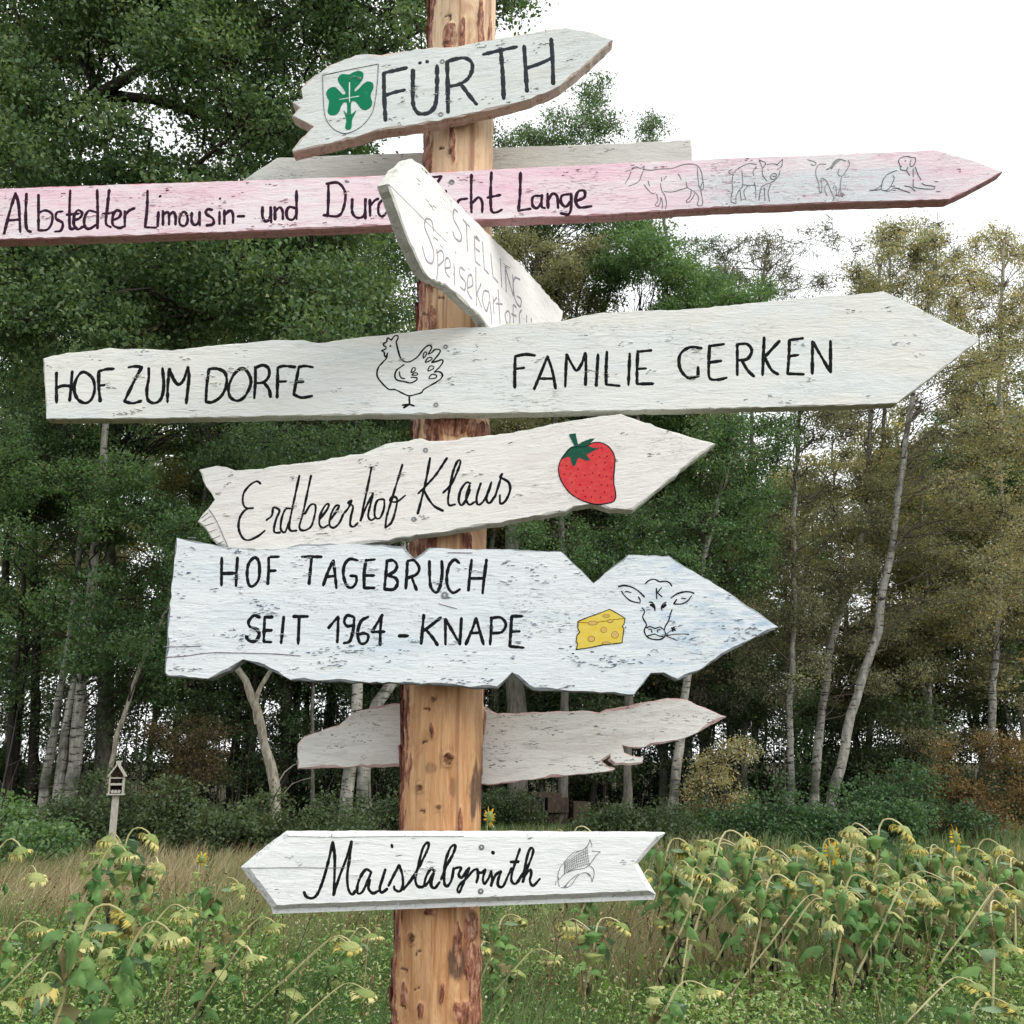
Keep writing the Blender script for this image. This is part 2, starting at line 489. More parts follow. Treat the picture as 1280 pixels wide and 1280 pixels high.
m_post, n, b = mat('peeled_pine_log', 0.62, 0.3)
oc = objco(n)
gv = mapping(n, oc, (26, 26, 2.4))
wood = ramp(n, noise(n, gv, 1.4, 6, 0.65, 0.5), [(0.25, (0.22, 0.09, 0.035)), (0.38, (0.42, 0.20, 0.085)), (0.55, (0.58, 0.34, 0.165)), (0.8, (0.72, 0.49, 0.27))])
sz = N(n, 'ShaderNodeSeparateXYZ'); n.links.new(oc, sz.inputs[0])
pale = ramp(n, mth(n, 'ADD', mth(n, 'MULTIPLY', sz.outputs[2], 0.25), mth(n, 'MULTIPLY', noise(n, oc, 2.5, 3), 0.3)), [(0.55, (0, 0, 0)), (0.98, (1, 1, 1))])
wood = mixc(n, mth(n, 'MULTIPLY', pale, 0.62), wood, (0.80, 0.64, 0.44))           # wood colour turns paler towards the top of the log
fine = ramp(n, noise(n, mapping(n, oc, (90, 90, 5)), 1.5, 4, 0.7), [(0.56, (0, 0, 0)), (0.68, (1, 1, 1))])
wood = mixc(n, mth(n, 'MULTIPLY', fine, 0.35), wood, (0.26, 0.12, 0.05))


def attr(n, name): return N(n, 'ShaderNodeAttribute', attribute_name=name).outputs['Fac']


wood = mixc(n, mth(n, 'MULTIPLY', attr(n, 'streak'), 0.75), wood, (0.22, 0.10, 0.05))
brk = noise(n, mapping(n, oc, (70, 70, 14)), 1.6, 6, 0.75, 0.5)
crk = ramp(n, noise(n, mapping(n, oc, (38, 38, 1.6)), 1.6, 7, 0.8, 0.3), [(0.60, (0, 0, 0)), (0.64, (1, 1, 1))])
wood = mixc(n, mth(n, 'MULTIPLY', crk, 0.55), wood, (0.20, 0.08, 0.035))
stf = ramp(n, mth(n, 'ADD', attr(n, 'dark_patch'), mth(n, 'SUBTRACT', mth(n, 'MULTIPLY', brk, 1.9), 0.95)), [(0.25, (0, 0, 0)), (1.15, (1, 1, 1))])
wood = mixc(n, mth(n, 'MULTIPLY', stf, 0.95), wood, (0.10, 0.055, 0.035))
blot = ramp(n, noise(n, mapping(n, oc, (14, 14, 5)), 1.7, 5, 0.7, 1.4), [(0.50, (0, 0, 0)), (0.72, (1, 1, 1))])
wood = mixc(n, mth(n, 'MULTIPLY', blot, 0.7), wood, (0.36, 0.15, 0.06))
bk = ramp(n, noise(n, mapping(n, oc, (34, 34, 12)), 2.0, 6, 0.72, 0.6), [(0.32, (0.04, 0.014, 0.008)), (0.44, (0.16, 0.055, 0.03)), (0.53, (0.33, 0.14, 0.08)), (0.62, (0.52, 0.33, 0.22)), (0.70, (0.22, 0.085, 0.05)), (0.85, (0.42, 0.22, 0.13))])
bkf = ramp(n, mth(n, 'ADD', attr(n, 'bark'), mth(n, 'SUBTRACT', mth(n, 'MULTIPLY', noise(n, mapping(n, oc, (55, 55, 22)), 1.6, 6, 0.75), 1.3), 0.65)), [(0.40, (0, 0, 0)), (0.52, (1, 1, 1))])
c = mixc(n, bkf, wood, bk)
c = mixc(n, attr(n, 'mark'), c, (0.07, 0.025, 0.012))
n.links.new(c, b.inputs['Base Color'])
bump(n, b, mth(n, 'ADD', noise(n, mapping(n, oc, (60, 60, 8)), 1.5, 5, 0.7), mth(n, 'MULTIPLY', attr(n, 'bark'), noise(n, mapping(n, oc, (50, 50, 25)), 2, 5, 0.7))), 0.7, 0.004)
pm = mesh_np('log', Vp, Fp, [m_post], {'bark': ('POINT', bark.ravel()), 'dark_patch': ('POINT', np.clip(dark_patch, 0, 1).ravel()), 'streak': ('POINT', streak.ravel()), 'mark': ('POINT', mark.ravel())}, smooth=True)
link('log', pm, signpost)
# loose bark flakes standing off the left edge
fv, ff = [], []
for k in range(70):
    z0 = rg.uniform(0.9, 4.1); t0 = math.radians(-90 + rg.normal(4, 9)); hgt = rg.uniform(0.02, 0.07); wd = rg.uniform(0.06, 0.16)
    r0 = float(post_rad(z0)) + 0.006; lift = rg.uniform(0.002, 0.012)
    b0 = len(fv)
    for (dt, dz, dr) in [(-wd, -hgt, 0), (wd, -hgt * .7, lift * .4), (wd * .8, hgt * .9, lift), (-wd * .7, hgt, lift * .3)]:
        for inn in (0, 0.004):
            r1 = r0 + dr - inn; tt = t0 + dt
            fv.append((post_axis(z0 + dz) + r1 * math.sin(tt) - SPL[0], -r1 * math.cos(tt), z0 + dz))
    ff += [(b0, b0 + 2, b0 + 4, b0 + 6), (b0 + 7, b0 + 5, b0 + 3, b0 + 1), (b0, b0 + 1, b0 + 3, b0 + 2), (b0 + 2, b0 + 3, b0 + 5, b0 + 4), (b0 + 4, b0 + 5, b0 + 7, b0 + 6), (b0 + 6, b0 + 7, b0 + 1, b0)]
m_bark, n, b = mat('reddish_pine_bark', 0.85, 0.2)
oc = objco(n)
n.links.new(ramp(n, noise(n, mapping(n, oc, (34, 34, 14)), 2.4, 6, 0.72, 0.6), [(0.34, (0.03, 0.012, 0.01)), (0.5, (0.14, 0.05, 0.035)), (0.62, (0.30, 0.15, 0.11)), (0.75, (0.12, 0.05, 0.035))]), b.inputs['Base Color'])
me = bpy.data.meshes.new('bark_flakes'); me.from_pydata(fv, [], ff); me.materials.append(m_bark); me.update()
link('bark_strip', me, signpost)['kind'] = 'stuff'


# ------------------------------------------------------------------ boards and hand lettering
def catmull(P, step):
    P = np.asarray(P, float)
    if len(P) < 3:
        L = np.linalg.norm(P[1] - P[0]); k = max(2, int(L / step) + 1)
        return P[0] + (P[1] - P[0]) * np.linspace(0, 1, k)[:, None]
    closed = np.allclose(P[0], P[-1])
    Q = np.vstack([P[-2] if closed else 2 * P[0] - P[1], P, P[1] if closed else 2 * P[-1] - P[-2]])
    out = []
    for i in range(1, len(Q) - 2):
        a, b_, c_, d = Q[i - 1], Q[i], Q[i + 1], Q[i + 2]
        k = max(2, int(np.linalg.norm(c_ - b_) / step) + 1)
        t = np.linspace(0, 1, k, endpoint=False)[:, None]
        out.append(0.5 * ((2 * b_) + (-a + c_) * t + (2 * a - 5 * b_ + 4 * c_ - d) * t ** 2 + (-a + 3 * b_ - 3 * c_ + d) * t ** 3))
    out.append(P[-1][None])
    return np.vstack(out)


def parse(s, zoom):
    """'x,y x,y | x,y ; ...' in enlarged-crop pixels -> list of pieces in photo pixels; | is a sharp corner"""
    ox, oy, sc = zoom
    res = []
    for st in s.split(';'):
        cur = []; last = None
        for tk in st.split():
            if tk == '|':
                if len(cur) > 1: res.append(cur)
                cur = [cur[-1]]; continue
            x, y = tk.split(','); cur.append((ox + float(x) / sc, oy + float(y) / sc))
        if len(cur) == 1: cur.append((cur[0][0] + 0.6, cur[0][1] + 0.3))
        if len(cur) > 1: res.append(cur)
    return res


class Board:
    def __init__(s, outline, p0, nrm, thick, m_face, m_edge, label=None, xdir=None, back=None, rough=0.7, seed=0, chamfer=None, inner=None):
        s.p0 = np.array(p0, float); s.n = np.array(nrm, float)
        s.world = [on_plane(x, y, s.p0, s.n) for x, y in outline]
        W = np.array(s.world)
        # local frame: x along the board, y into the board, z up
        xd = np.array(xdir, float) if xdir is not None else np.array([1, 0, 0.0])
        xd -= xd.dot(s.n) * s.n; xd /= np.linalg.norm(xd)
        yd = -s.n; zd = np.cross(xd, yd)
        org = W[np.argmin(W @ xd)].copy()
        low = (W @ zd).min(); org += zd * (low - org @ zd)
        s.R = np.stack([xd, yd, zd], 1); s.org = org
        L = (W - org) @ s.R
        P2 = L[:, [0, 2]]
        # worn, slightly wavy outline
        rgl = np.random.default_rng(seed + 3)
        if inner is not None:
            I2 = ((np.array([on_plane(x, y, s.p0, s.n) for x, y in inner]) - org) @ s.R)[:, [0, 2]]
        pts = []; ipt = []
        for i in range(len(P2)):
            a, b_ = P2[i], P2[(i + 1) % len(P2)]; d = b_ - a; ln = np.linalg.norm(d); k = max(1, int(ln / 0.014))
            nn = np.array([-d[1], d[0]]) / (ln + 1e-9)
            for j in range(k):
                t = j / k; off = 0 if j == 0 else rgl.normal(0, 0.0009 * rough)
                pts.append(a + d * t + nn * off)
                if inner is not None: ipt.append(I2[i] + (I2[(i + 1) % len(I2)] - I2[i]) * t + nn * off)
        P2 = np.array(pts)
        if np.sum(P2[:, 0] * np.roll(P2[:, 1], -1) - np.roll(P2[:, 0], -1) * P2[:, 1]) < 0: P2 = P2[::-1]; ipt = ipt[::-1]
        s.P2 = P2
        k = len(P2)
        bs = np.array(back if back is not None else (0, 0))
        bv = 0.0026
        cen = P2.mean(0)
        # inward offset for the worn arris
        T = np.roll(P2, -1, 0) - np.roll(P2, 1, 0); T /= np.linalg.norm(T, axis=1, keepdims=True) + 1e-9
        IN = np.stack([-T[:, 1], T[:, 0]], 1)
        wear = (bv * np.clip(0.35 + 2.2 * np.abs(vnoise(np.arange(k) * 0.45, seed, 0, 3) - 0.35) * 1.6 * rough, 0.3, 3.0))[:, None]
        rings = [(P2 + IN * wear, 0.0), (P2, bv), (P2 + bs, thick - bv), (P2 + bs + IN * bv, thick)]
        if chamfer:
            cw = chamfer
            rings = [(np.array(ipt), 0.0), (P2, cw[1]), (P2 + bs, thick)]
        V = []; Fs = []; mi = []
        for (Q, y) in rings:
            base = len(V)
            for q in Q:
                wob = 0.0008 * rough * rgl.normal() if 0 < y < thick else 0
                V.append((q[0], y, q[1]))
        nr = len(rings)
        Fs.append(tuple(range(k))); mi.append(0)
        for r in range(nr - 1):
            for i in range(k):
                j = (i + 1) % k
                Fs.append((r * k + i, (r + 1) * k + i, (r + 1) * k + j, r * k + j)); mi.append(1)
        Fs.append(tuple((nr - 1) * k + i for i in reversed(range(k)))); mi.append(0)
        me = bpy.data.meshes.new('direction_board'); me.from_pydata(V, [], Fs); me.materials.append(m_face); me.materials.append(m_edge)
        me.polygons.foreach_set('material_index', mi); me.update()
        bm = bmesh.new(); bm.from_mesh(me); bmesh.ops.recalc_face_normals(bm, faces=bm.faces[:]); bmesh.ops.triangulate(bm, faces=[f for f in bm.faces if len(f.verts) > 4], ngon_method='EAR_CLIP'); bm.to_mesh(me); bm.free()
        s.ob = link('direction_board', me, signpost)
        s.ob.matrix_local = Matrix.Translation(Vector(org - SPL)) @ Matrix(s.R.tolist()).to_4x4()
        if label: s.ob['label'] = label
        s.front = 0.0; s.rg = rgl; s.layer = 0

    def loc(s, x, y):
        return (on_plane(x, y, s.p0, s.n) - s.org) @ s.R

    def strokes(s, name, specs, m, label=None):
        """specs: list of (string, zoom, width_px); hand lettering is split into its letters"""
        if name == 'lettering':
            pcs = [(pc, q[2]) for q in specs for pc in parse(q[0], q[1])]
            par = list(range(len(pcs)))
            def find(a):
                while par[a] != a: a = par[a]
                return a
            den = [catmull(np.array(pc), 1.0) for pc, _ in pcs]
            for a in range(len(pcs)):
                for c_ in range(a):
                    d_ = np.linalg.norm(den[a][:, None] - den[c_][None], axis=2).min()
                    if d_ < pcs[a][1] * 0.75: par[find(a)] = find(c_)
            lay = s.layer
            for g in sorted(set(find(a) for a in range(len(pcs)))):
                s.layer = lay
                s._strokes('letter', [pcs[a] for a in range(len(pcs)) if find(a) == g], m)
            return None
        ob = s._strokes(name, [(pc, q[2]) for q in specs for pc in parse(q[0], q[1])], m)
        if name in ('strawberry_seeds', 'cheese_lines', 'wood_crack'): ob['kind'] = 'stuff'
        if label: ob['label'] = label
        return ob

    def _strokes(s, name, pieces, m, label=None):
        V = []; F = []
        cs = np.array([-1, -0.62, 0, 0.62, 1.0]); hs = np.array([-0.25, 0.7, 1, 0.7, -0.25])
        for (pc, wpx) in pieces:
            if True:
                L = np.array([s.loc(x, y)[[0, 2]] for x, y in pc])
                dep = np.linalg.norm(on_plane(pc[0][0], pc[0][1], s.p0, s.n) - np.array([0, 0, CAMZ]))
                w_ = wpx / FPX * dep * 0.54
                Q = catmull(L, 0.0035 if wpx > 1.5 else 0.005)
                k = len(Q)
                T = np.gradient(Q, axis=0); T /= np.linalg.norm(T, axis=1, keepdims=True) + 1e-9
                Nn = np.stack([-T[:, 1], T[:, 0]], 1)
                u = s.rg.uniform(0, 100)
                ww = w_ * (0.80 + 0.45 * vnoise(np.arange(k) * 0.35 + u, 0, 0, 3) + 0.26 * vnoise(np.arange(k) * 1.1 + u, 2, 0, 4))
                # round ends
                e0 = Q[0] - T[0] * w_ * 0.75; e1 = Q[-1] + T[-1] * w_ * 0.75
                Q = np.vstack([e0, Q, e1]); Nn = np.vstack([Nn[0], Nn, Nn[-1]]); ww = np.concatenate([[ww[0] * 0.35], ww, [ww[-1] * 0.35]])
                ww[1] *= 0.92; ww[-2] *= 0.92
                k += 2
                h = 0.0007 + 0.0002 * s.layer + s.rg.uniform(0, 0.0002)
                b0 = len(V)
                for i in range(k):
                    for c_, hh in zip(cs, hs):
                        p = Q[i] + Nn[i] * ww[i] * c_
                        V.append((p[0], -h * hh if 0 < i < k - 1 else 0.0, p[1]))
                for i in range(k - 1):
                    for j in range(4):
                        a = b0 + i * 5 + j
                        F.append((a, a + 1, a + 6, a + 5))
        s.layer += 1
        me = bpy.data.meshes.new(name); me.from_pydata(V, [], F); me.materials.append(m)
        me.polygons.foreach_set('use_smooth', [True] * len(F)); me.update()
        ob = link(name, me, s.ob)
        if label: ob['label'] = label
        return ob

    def fills(s, name, polys, m, zoom, label=None, smooth=True, h=None):
        V = []; F = []
        s.layer += 1
        h = h or 0.0003 * s.layer
        for pl in polys:
            pp = parse(pl, zoom)[0] if isinstance(pl, str) else [(zoom[0] + a / zoom[2], zoom[1] + b_ / zoom[2]) for a, b_ in pl]
            L = np.array([s.loc(x, y)[[0, 2]] for x, y in pp])
            if smooth: L = catmull(np.vstack([L, L[:1]]), 0.003)[:-1]
            b0 = len(V); V += [(q[0], -h, q[1]) for q in L]; F.append(tuple(range(b0, b0 + len(L))))
        me = bpy.data.meshes.new(name); me.from_pydata(V, [], F); me.materials.append(m); me.update()
        bm = bmesh.new(); bm.from_mesh(me); bmesh.ops.triangulate(bm, faces=bm.faces[:], ngon_method='EAR_CLIP')
        for f in bm.faces:
            if f.normal.y > 0: f.normal_flip()
        bm.to_mesh(me); bm.free()
        ob = link(name, me, s.ob)
        if label: ob['label'] = label
        return ob

    def flecks(s, zones, m, slope=0.0, wmul=1.0, name='paint_flecks', raised=False):
        """short worn dashes along the grain: zones (cx, cy, rx, ry, count) in photo pixels"""
        pcs = []
        for (cx, cy, rx, ry, cnt) in zones:
            for i in range(cnt):
                if i % 6 == 0: gx__, gy__ = s.rg.normal() * rx * .5, s.rg.normal() * ry * .5      # flecks gather in little groups
                x = cx + gx__ + s.rg.normal() * 4.5; y = cy + gy__ + s.rg.normal() * 1.8 + slope * (x - cx)
                l = s.rg.uniform(0.4, 1.0) ** 2 * 5.5
                if not raised and s.rg.uniform() < 0.35: continue
                ok = True
                for xx, yy in ((x - 1.5, y - 1.3), (x + l + 1.5, y + 1.3)):
                    if ok:
                        q = s.loc(xx, yy + l * slope * (xx > x)); ok &= bool(inside(s.P2, np.array([q[0]]), np.array([q[2]]))[0])
                if not ok: continue
                pcs.append(([(x, y), (x + l, y + l * slope + s.rg.normal() * .25)], wmul * s.rg.uniform(0.3, 0.85)))
        keep = s.layer
        if raised: s.layer = 9
        ob = s._strokes(name, pcs, m); ob['kind'] = 'stuff'
        s.layer = keep
        return ob

    def screws(s, pts, r=0.0055):
        for (x, y) in pts:
            l = s.loc(x, y)
            ob = link('screw', screw_mesh, s.ob); ob.location = (l[0], -0.0009, l[2]); ob.scale = (r / 0.0055,) * 3


# a countersunk screw: dished rim, dark cross recess
mb = MB(); k = 14
rings = [(0.0078, 0.0008), (0.0070, -0.0004), (0.0056, -0.0005), (0.0050, 0.0006), (0.0026, 0.0004), (0.0022, 0.0012), (0.0001, 0.0014)]
V = [(r * math.cos(2 * math.pi * i / k), y, r * math.sin(2 * math.pi * i / k)) for r, y in rings for i in range(k)]
for r in range(len(rings) - 1):
    mb.m += [(0, 0, 1, 0, 1, 1)[r]] * k
    mb.f += [(r * k + i, r * k + (i + 1) % k, (r + 1) * k + (i + 1) % k, (r + 1) * k + i) for i in range(k)]
mb.v = V
screw_mesh = mb.mesh('screw', [M['screw'], M['dark']])


def Z(lst, zoom):
    return [(zoom[0] + x / zoom[2], zoom[1] + y / zoom[2]) for x, y in lst]


FN = (0, -1, 0)
YF = 2.404
# ---- 1 FÜRTH
z1 = (340, 0, 2.7826)
out = Z([(70, 355), (107, 342), (100, 308), (130, 275), (200, 225), (235, 212), (290, 190), (330, 186), (380, 190), (460, 176), (545, 165), (640, 160), (700, 148), (850, 120), (1020, 94), (1110, 110), (1186, 138),
         (1160, 165), (1050, 262), (1000, 300), (965, 318), (880, 350), (800, 371), (640, 408), (500, 434), (380, 452), (200, 500), (72, 530), (70, 520), (100, 480), (145, 440), (70, 402), (92, 375)], z1)
B1 = Board(out, (0, YF - 0.043, 0), FN, 0.043, M['furth'], M['furth_edge'], 'uppermost pale grey green board reading FÜRTH beside a green clover crest, its left end splintered', xdir=(1, 0, 0.17), seed=1, rough=1.2)
z8 = (390, 70, 8); z64 = (480, 0, 6.4)
B1.strokes('lettering', [
    ('718,170 722,400 735,645; 718,170 830,145 945,118; 735,392 830,362 925,340; 1010,140 1008,300 1012,480 1050,560 1100,580 1180,560 1235,480 1250,300 1250,95; 1076,72 1084,66; 1147,60 1155,55', z8, 4.4),
    ('505,500 510,700 512,900; 500,495 580,470 650,465 700,500 705,560 670,630 600,675 525,690; 620,680 680,760 740,835; 795,435 920,405 1060,375; 935,410 950,600 958,790', z64, 4.4),
    ('877,160 882,240 887,318; 885,237 930,222 978,200; 971,135 976,210 978,292', z1, 4.4)], M['ink_furth'])
B1.fills('clover_emblem', ['335,728 343,640 328,585 318,545 350,575 350,480 340,465 315,470 290,510 270,560 235,590 185,592 158,560 165,500 170,450 150,410 145,360 180,320 230,312 270,345 310,385 335,375 320,335 270,270 260,220 300,182 370,185 420,160 470,150 512,170 512,220 480,275 430,330 430,355 460,335 520,275 560,255 605,270 615,320 590,380 590,420 602,460 590,510 540,542 495,530 455,480 430,455 400,455 390,490 392,580 415,565 443,545 425,590 402,640 390,728'], M['clover'], z8, 'green three leaf clover')
B1.strokes('clover_veins', [('375,265 374,370 375,465; 275,437 370,420 470,403', z8, 1.3)], M['whiteline'])
B1.strokes('crest_outline', [('105,195 240,165 430,125 665,80 | 655,250 635,430 600,570 520,680 430,745 330,775 240,745 170,680 130,590 115,450 105,195', z8, 1.0)], M['pencil'])
B1.screws([(551, 143), (553, 77)], 0.005)

# ---- 2 grey board behind the log
out = [(262, 252), (305, 224), (346, 197), (440, 193), (530, 190), (625, 184), (740, 180), (864, 174), (866, 190), (867, 240), (600, 254), (310, 266)]
B2 = Board(out, (0, 2.594, 0), FN, 0.045, M['back'], M['grey_edge'], 'weathered grey blank board nailed to the back of the log, half hidden by the pink board', xdir=(1, 0, 0.04), seed=2)

# ---- 3 pink board
out = [(-70, 240), (0, 235.5), (120, 231), (300, 225.5), (484, 218.5), (620, 211), (760, 204), (900, 198), (1030, 193), (1134, 188.5), (1168, 187), (1210, 198), (1254, 214.5),
       (1215, 236), (1187, 249), (1050, 253), (900, 259), (760, 268.5), (620, 274), (484, 281.5), (300, 289.5), (120, 296), (0, 299.5), (-70, 303)]
B3 = Board(out, (0, YF - 0.040, 0), FN, 0.040, M['pink'], M['pink_edge'], 'long rose pink board reading Albstedter Limousin- und Duroc Zucht Lange with four pencilled animals', xdir=(1, 0, 0.045), seed=3)
za = (0, 220, 4.923); zb = (250, 210, 4.923); zc = (400, 200, 4.923); zd = (440, 160, 3.0476)
B3.strokes('lettering', [
    ('25,355 60,220 95,105 | 115,180 125,345; 45,275 115,268; 163,108 158,250 165,325 190,345; 237,115 237,240 237,335; 240,225 280,212 320,235 318,290 290,330 240,335; 385,218 350,225 345,262 385,290 375,335 338,342; 432,88 428,200 430,315 455,325; 410,238 485,232; 458,272 492,258 505,228 480,210 458,240 455,300 480,328 512,310; 590,222 545,215 520,260 522,310 550,325 592,300; 598,85 601,220 600,322; 672,85 660,200 652,290 682,315; 630,235 700,225; 695,272 735,252 742,220 715,213 695,245 695,300 735,320 758,312; 768,215 768,312; 770,245 792,215 828,198; 908,90 905,200 893,315 | 960,318; 975,222 970,310; 982,128 988,122; 1003,215 1003,302; 1003,240 1030,220 1040,245 1040,300; 1040,245 1065,222 1080,248 1080,300; 1125,222 1105,260 1110,300 1140,305 1155,270 1145,230 1125,222; 1180,225 1180,280 1200,302 1225,280 1228,220; 1228,220 1230,305', za, 3.0),
    ('75,258 45,255 38,282 80,312 80,345 40,353; 120,270 120,345; 122,188 124,190; 150,260 150,345; 152,288 185,262 203,285 203,338; 232,297 272,297; 385,240 385,300 405,330 430,310 435,240; 435,240 438,335; 460,240 462,318; 462,268 490,242 508,265 510,315; 590,248 550,240 532,270 540,310 570,318 592,290; 594,140 594,314; 790,100 790,200 785,298; 778,97 850,92 893,150 885,240 850,295 760,290; 937,190 937,270 965,305 1010,290 1020,190; 1016,190 1018,312; 1045,195 1047,295; 1047,232 1078,198 1098,190; 1150,188 1105,215 1098,275 1120,298 1150,270 1160,225 1150,188; 1200,200 1175,225 1175,270 1200,290', zb, 3.2),
    ('640,100 695,105 748,100 | 700,170 640,235 | 700,235; 735,185 735,230 755,240 775,190; 905,238 860,245 845,275 860,310 898,322; 932,90 930,200 932,322; 935,268 975,230 998,260 998,322; 1055,75 1050,200 1055,310 1085,322 1120,305; 1030,232 1110,215', zc, 3.2),
    ('642,170 640,250 634,315 | 680,308; 720,258 690,262 688,295 705,305 722,285; 724,255 722,298 735,305; 745,250 747,305; 748,272 765,250 782,262 785,305; 830,252 800,258 797,285 815,300 832,280; 835,250 835,300 825,328 795,325; 855,278 885,264 885,240 862,242 852,275 866,302 912,298', zd, 3.4)], M['ink_pink'])
zk = (770, 180, 6.095); zl = (980, 170, 6.095)
B3.strokes('cow_drawing', [
    ('70,208 120,195 150,175 190,185 213,168 210,200 195,235 180,275 150,300 100,320; 115,210 98,255 70,300; 120,185 160,170; 205,190 260,200 340,190 430,185 500,160 570,152 620,165 650,210 662,280 668,330 655,352 645,330 660,290; 620,180 625,260 635,330 655,350; 215,310 245,350 280,378 300,372; 245,280 255,320; 340,300 348,350 375,400 385,460 375,495; 345,410 355,450 352,490; 310,380 320,430 298,465 325,472 340,430 340,405; 365,362 430,365 500,345 545,330; 535,290 545,330 600,365 630,410 620,465 650,470 662,450 655,400 645,350; 575,350 565,400 535,435 555,445 590,400 600,375; 345,255 350,285; 385,245 365,270; 475,225 498,270', zk, 0.95)], M['pencil'])
B3.strokes('pig_drawing', [
    ('1070,155 1010,150 940,180 900,220 885,280 890,350 878,400 880,440 915,455 | 915,400 940,350 965,315 960,200; 895,230 865,225 860,205 885,195; 965,308 1010,315 1055,312; 945,350 955,430; 1010,315 975,360 990,425; 1050,240 1045,210 1070,170; 1055,290 1065,350 1065,410; 1110,325 1095,380 1090,430; 1130,330 1135,430; 1180,300 1160,370 1170,435; 1110,322 1160,300 1200,285 1240,240 1250,200; 1115,180 1120,240 1150,280; 1115,180 1090,120 | 1140,145 1120,180; 1225,160 1270,115 | 1262,170 1240,185; 1150,155 1190,150 1225,155; 1180,240 1205,222 1225,240 1205,270 1180,262 1180,240', zk, 0.9), ('1158,198 1159,199; 1232,192 1233,193; 1198,244 1200,248; 1212,244 1213,248', zk, 1.6)], M['pencil'])
B3.strokes('horse_drawing', [
    ('320,215 270,215 245,250 245,300 265,360 270,420 285,430 | 290,370 285,320 330,350 310,400 330,455; 330,350 350,400 380,470 370,495 400,440 395,380; 490,185 500,215 470,270 440,305 412,290 420,250; 440,305 430,380 435,440 415,460 425,400; 180,180 215,190 245,205 230,225 205,215; 385,370 375,400', zl, 0.9), ('325,255 360,235 380,200 420,175 470,190; 345,245 380,215 410,190; 360,250 395,205 430,180', zl, 1.5)], M['pencil_light'])
B3.strokes('dog_drawing', [
    ('870,190 890,165 940,155 975,165 1000,165 1000,200 975,235 962,220 968,180; 870,190 885,225 890,255 930,262 945,235; 930,262 960,300; 985,250 985,310; 1000,235 1020,290 1045,335; 860,262 800,285 760,325 745,375 745,410 790,410 825,360 840,320 830,300; 740,375 700,405 650,415 720,410 745,395; 760,415 800,420 840,395 880,405 940,425 960,435; 920,380 965,390 1000,420; 980,385 1040,400 1140,405 | 1150,385 1080,375 1050,360; 985,330 985,380', zl, 0.9), ('893,231 894,233; 925,189 927,190', zl, 2.0)], M['pencil'])
B3.screws([(564.7, 227.5)])

# ---- 4 white board turned away to the right
ang = math.radians(21)
D4 = np.array([math.sin(ang), math.cos(ang), 0]); N4 = np.array([math.cos(ang), -math.sin(ang), 0])
ax4 = float(post_axis(2.75))
T4 = np.array([ax4, POST_Y, 0]) + N4 * 0.098
z5 = (470, 190, 5.3333)
out = Z([(82, 212), (150, 110), (240, 42), (320, 90), (450, 240), (640, 430), (830, 620), (1000, 780), (1130, 930), (1250, 1065), (1245, 1120), (1120, 1270), (1000, 1300), (860, 1260),
         (740, 1160), (700, 1100), (600, 1010), (480, 900), (370, 850), (320, 800), (270, 700), (200, 540), (130, 350)], z5)
B4 = Board(out, T4 + N4 * 0.027, N4, 0.027, M['stell'], M['grey_edge'], 'bright white board turned edge-on away from the viewer, reading STELLING Speisekartoffeln in faded letters', xdir=D4, seed=4, rough=1.6)
B4.strokes('lettering', [
    ('545,400 522,385 515,440 545,500 570,560 560,595 525,570 512,530; 580,450 600,472 625,500; 602,475 606,570 610,660; 655,560 658,650 662,730 | 695,758; 655,565 690,592; 660,640 690,665; 710,600 716,700 722,780 | 750,812; 765,680 772,760 780,830 | 812,868; 828,710 833,800 838,900; 868,930 862,770 | 915,960 | 912,820; 960,850 925,840 915,900 930,990 960,1030 968,985 940,960; 385,530 370,460 335,445 325,500 360,590 385,670 375,740 335,720 308,630; 405,650 412,750 405,850; 405,670 440,660 450,720 415,760; 465,775 495,765 485,710 462,720 465,800 490,835; 520,745 525,890; 530,668 532,676; 590,790 562,770 560,820 595,870 590,920 563,900; 615,905 645,885 635,820 612,840 612,930 640,980; 618,778 620,785; 665,770 667,900 670,1020; 700,880 672,945 | 705,1040; 750,930 718,930 712,1000 735,1060 755,1000; 752,930 765,1050 772,1150; 780,960 783,1030 787,1080; 785,995 805,970; 815,920 820,1030 827,1145; 800,1010 842,1015; 880,1060 862,1080 868,1130 890,1145 892,1085 880,1060; 935,1035 915,1022 915,1090 918,1155; 905,1080 935,1095; 970,1055 957,1080 958,1160; 1005,1090 1003,1170; 1035,1110 1037,1165', z5, 2.6)], M['ink_faded'])
B4.strokes('wood_crack', [('85,215 180,310 300,430 400,530 470,600', z5, 0.8)], M['pencil_light'])

# ---- 5 big board
z6 = (40, 380, 2.0645); z7 = (620, 350, 2.0645)
out = Z([(28, 140), (50, 133), (90, 125), (150, 120), (200, 112), (235, 116), (280, 115), (360, 119), (420, 112), (480, 105), (560, 99), (620, 92), (690, 92), (740, 100), (780, 94), (880, 82), (1000, 68), (1100, 60), (1200, 57)], z6) + \
      Z([(20, 112), (100, 110), (170, 105), (210, 95), (260, 85), (380, 78), (470, 77), (500, 74), (600, 65), (800, 45), (850, 38), (900, 39), (1000, 28), (1050, 50), (1150, 103), (1251, 151), (1140, 240), (1035, 318), (900, 324), (400, 336), (0, 344)], z7) + \
      Z([(660, 289), (300, 296), (36, 297), (33, 230)], z6)
B5 = Board(out, (0, YF - 0.038, 0), FN, 0.038, M['gerken'], M['grey_edge'], 'longest ice white board reading HOF ZUM DORFE, FAMILIE GERKEN with an outlined hen', xdir=(1, 0, 0.02), seed=5)
zh = (50, 440, 6.4); zi = (230, 440, 6.4); zj = (630, 400, 2.9767)
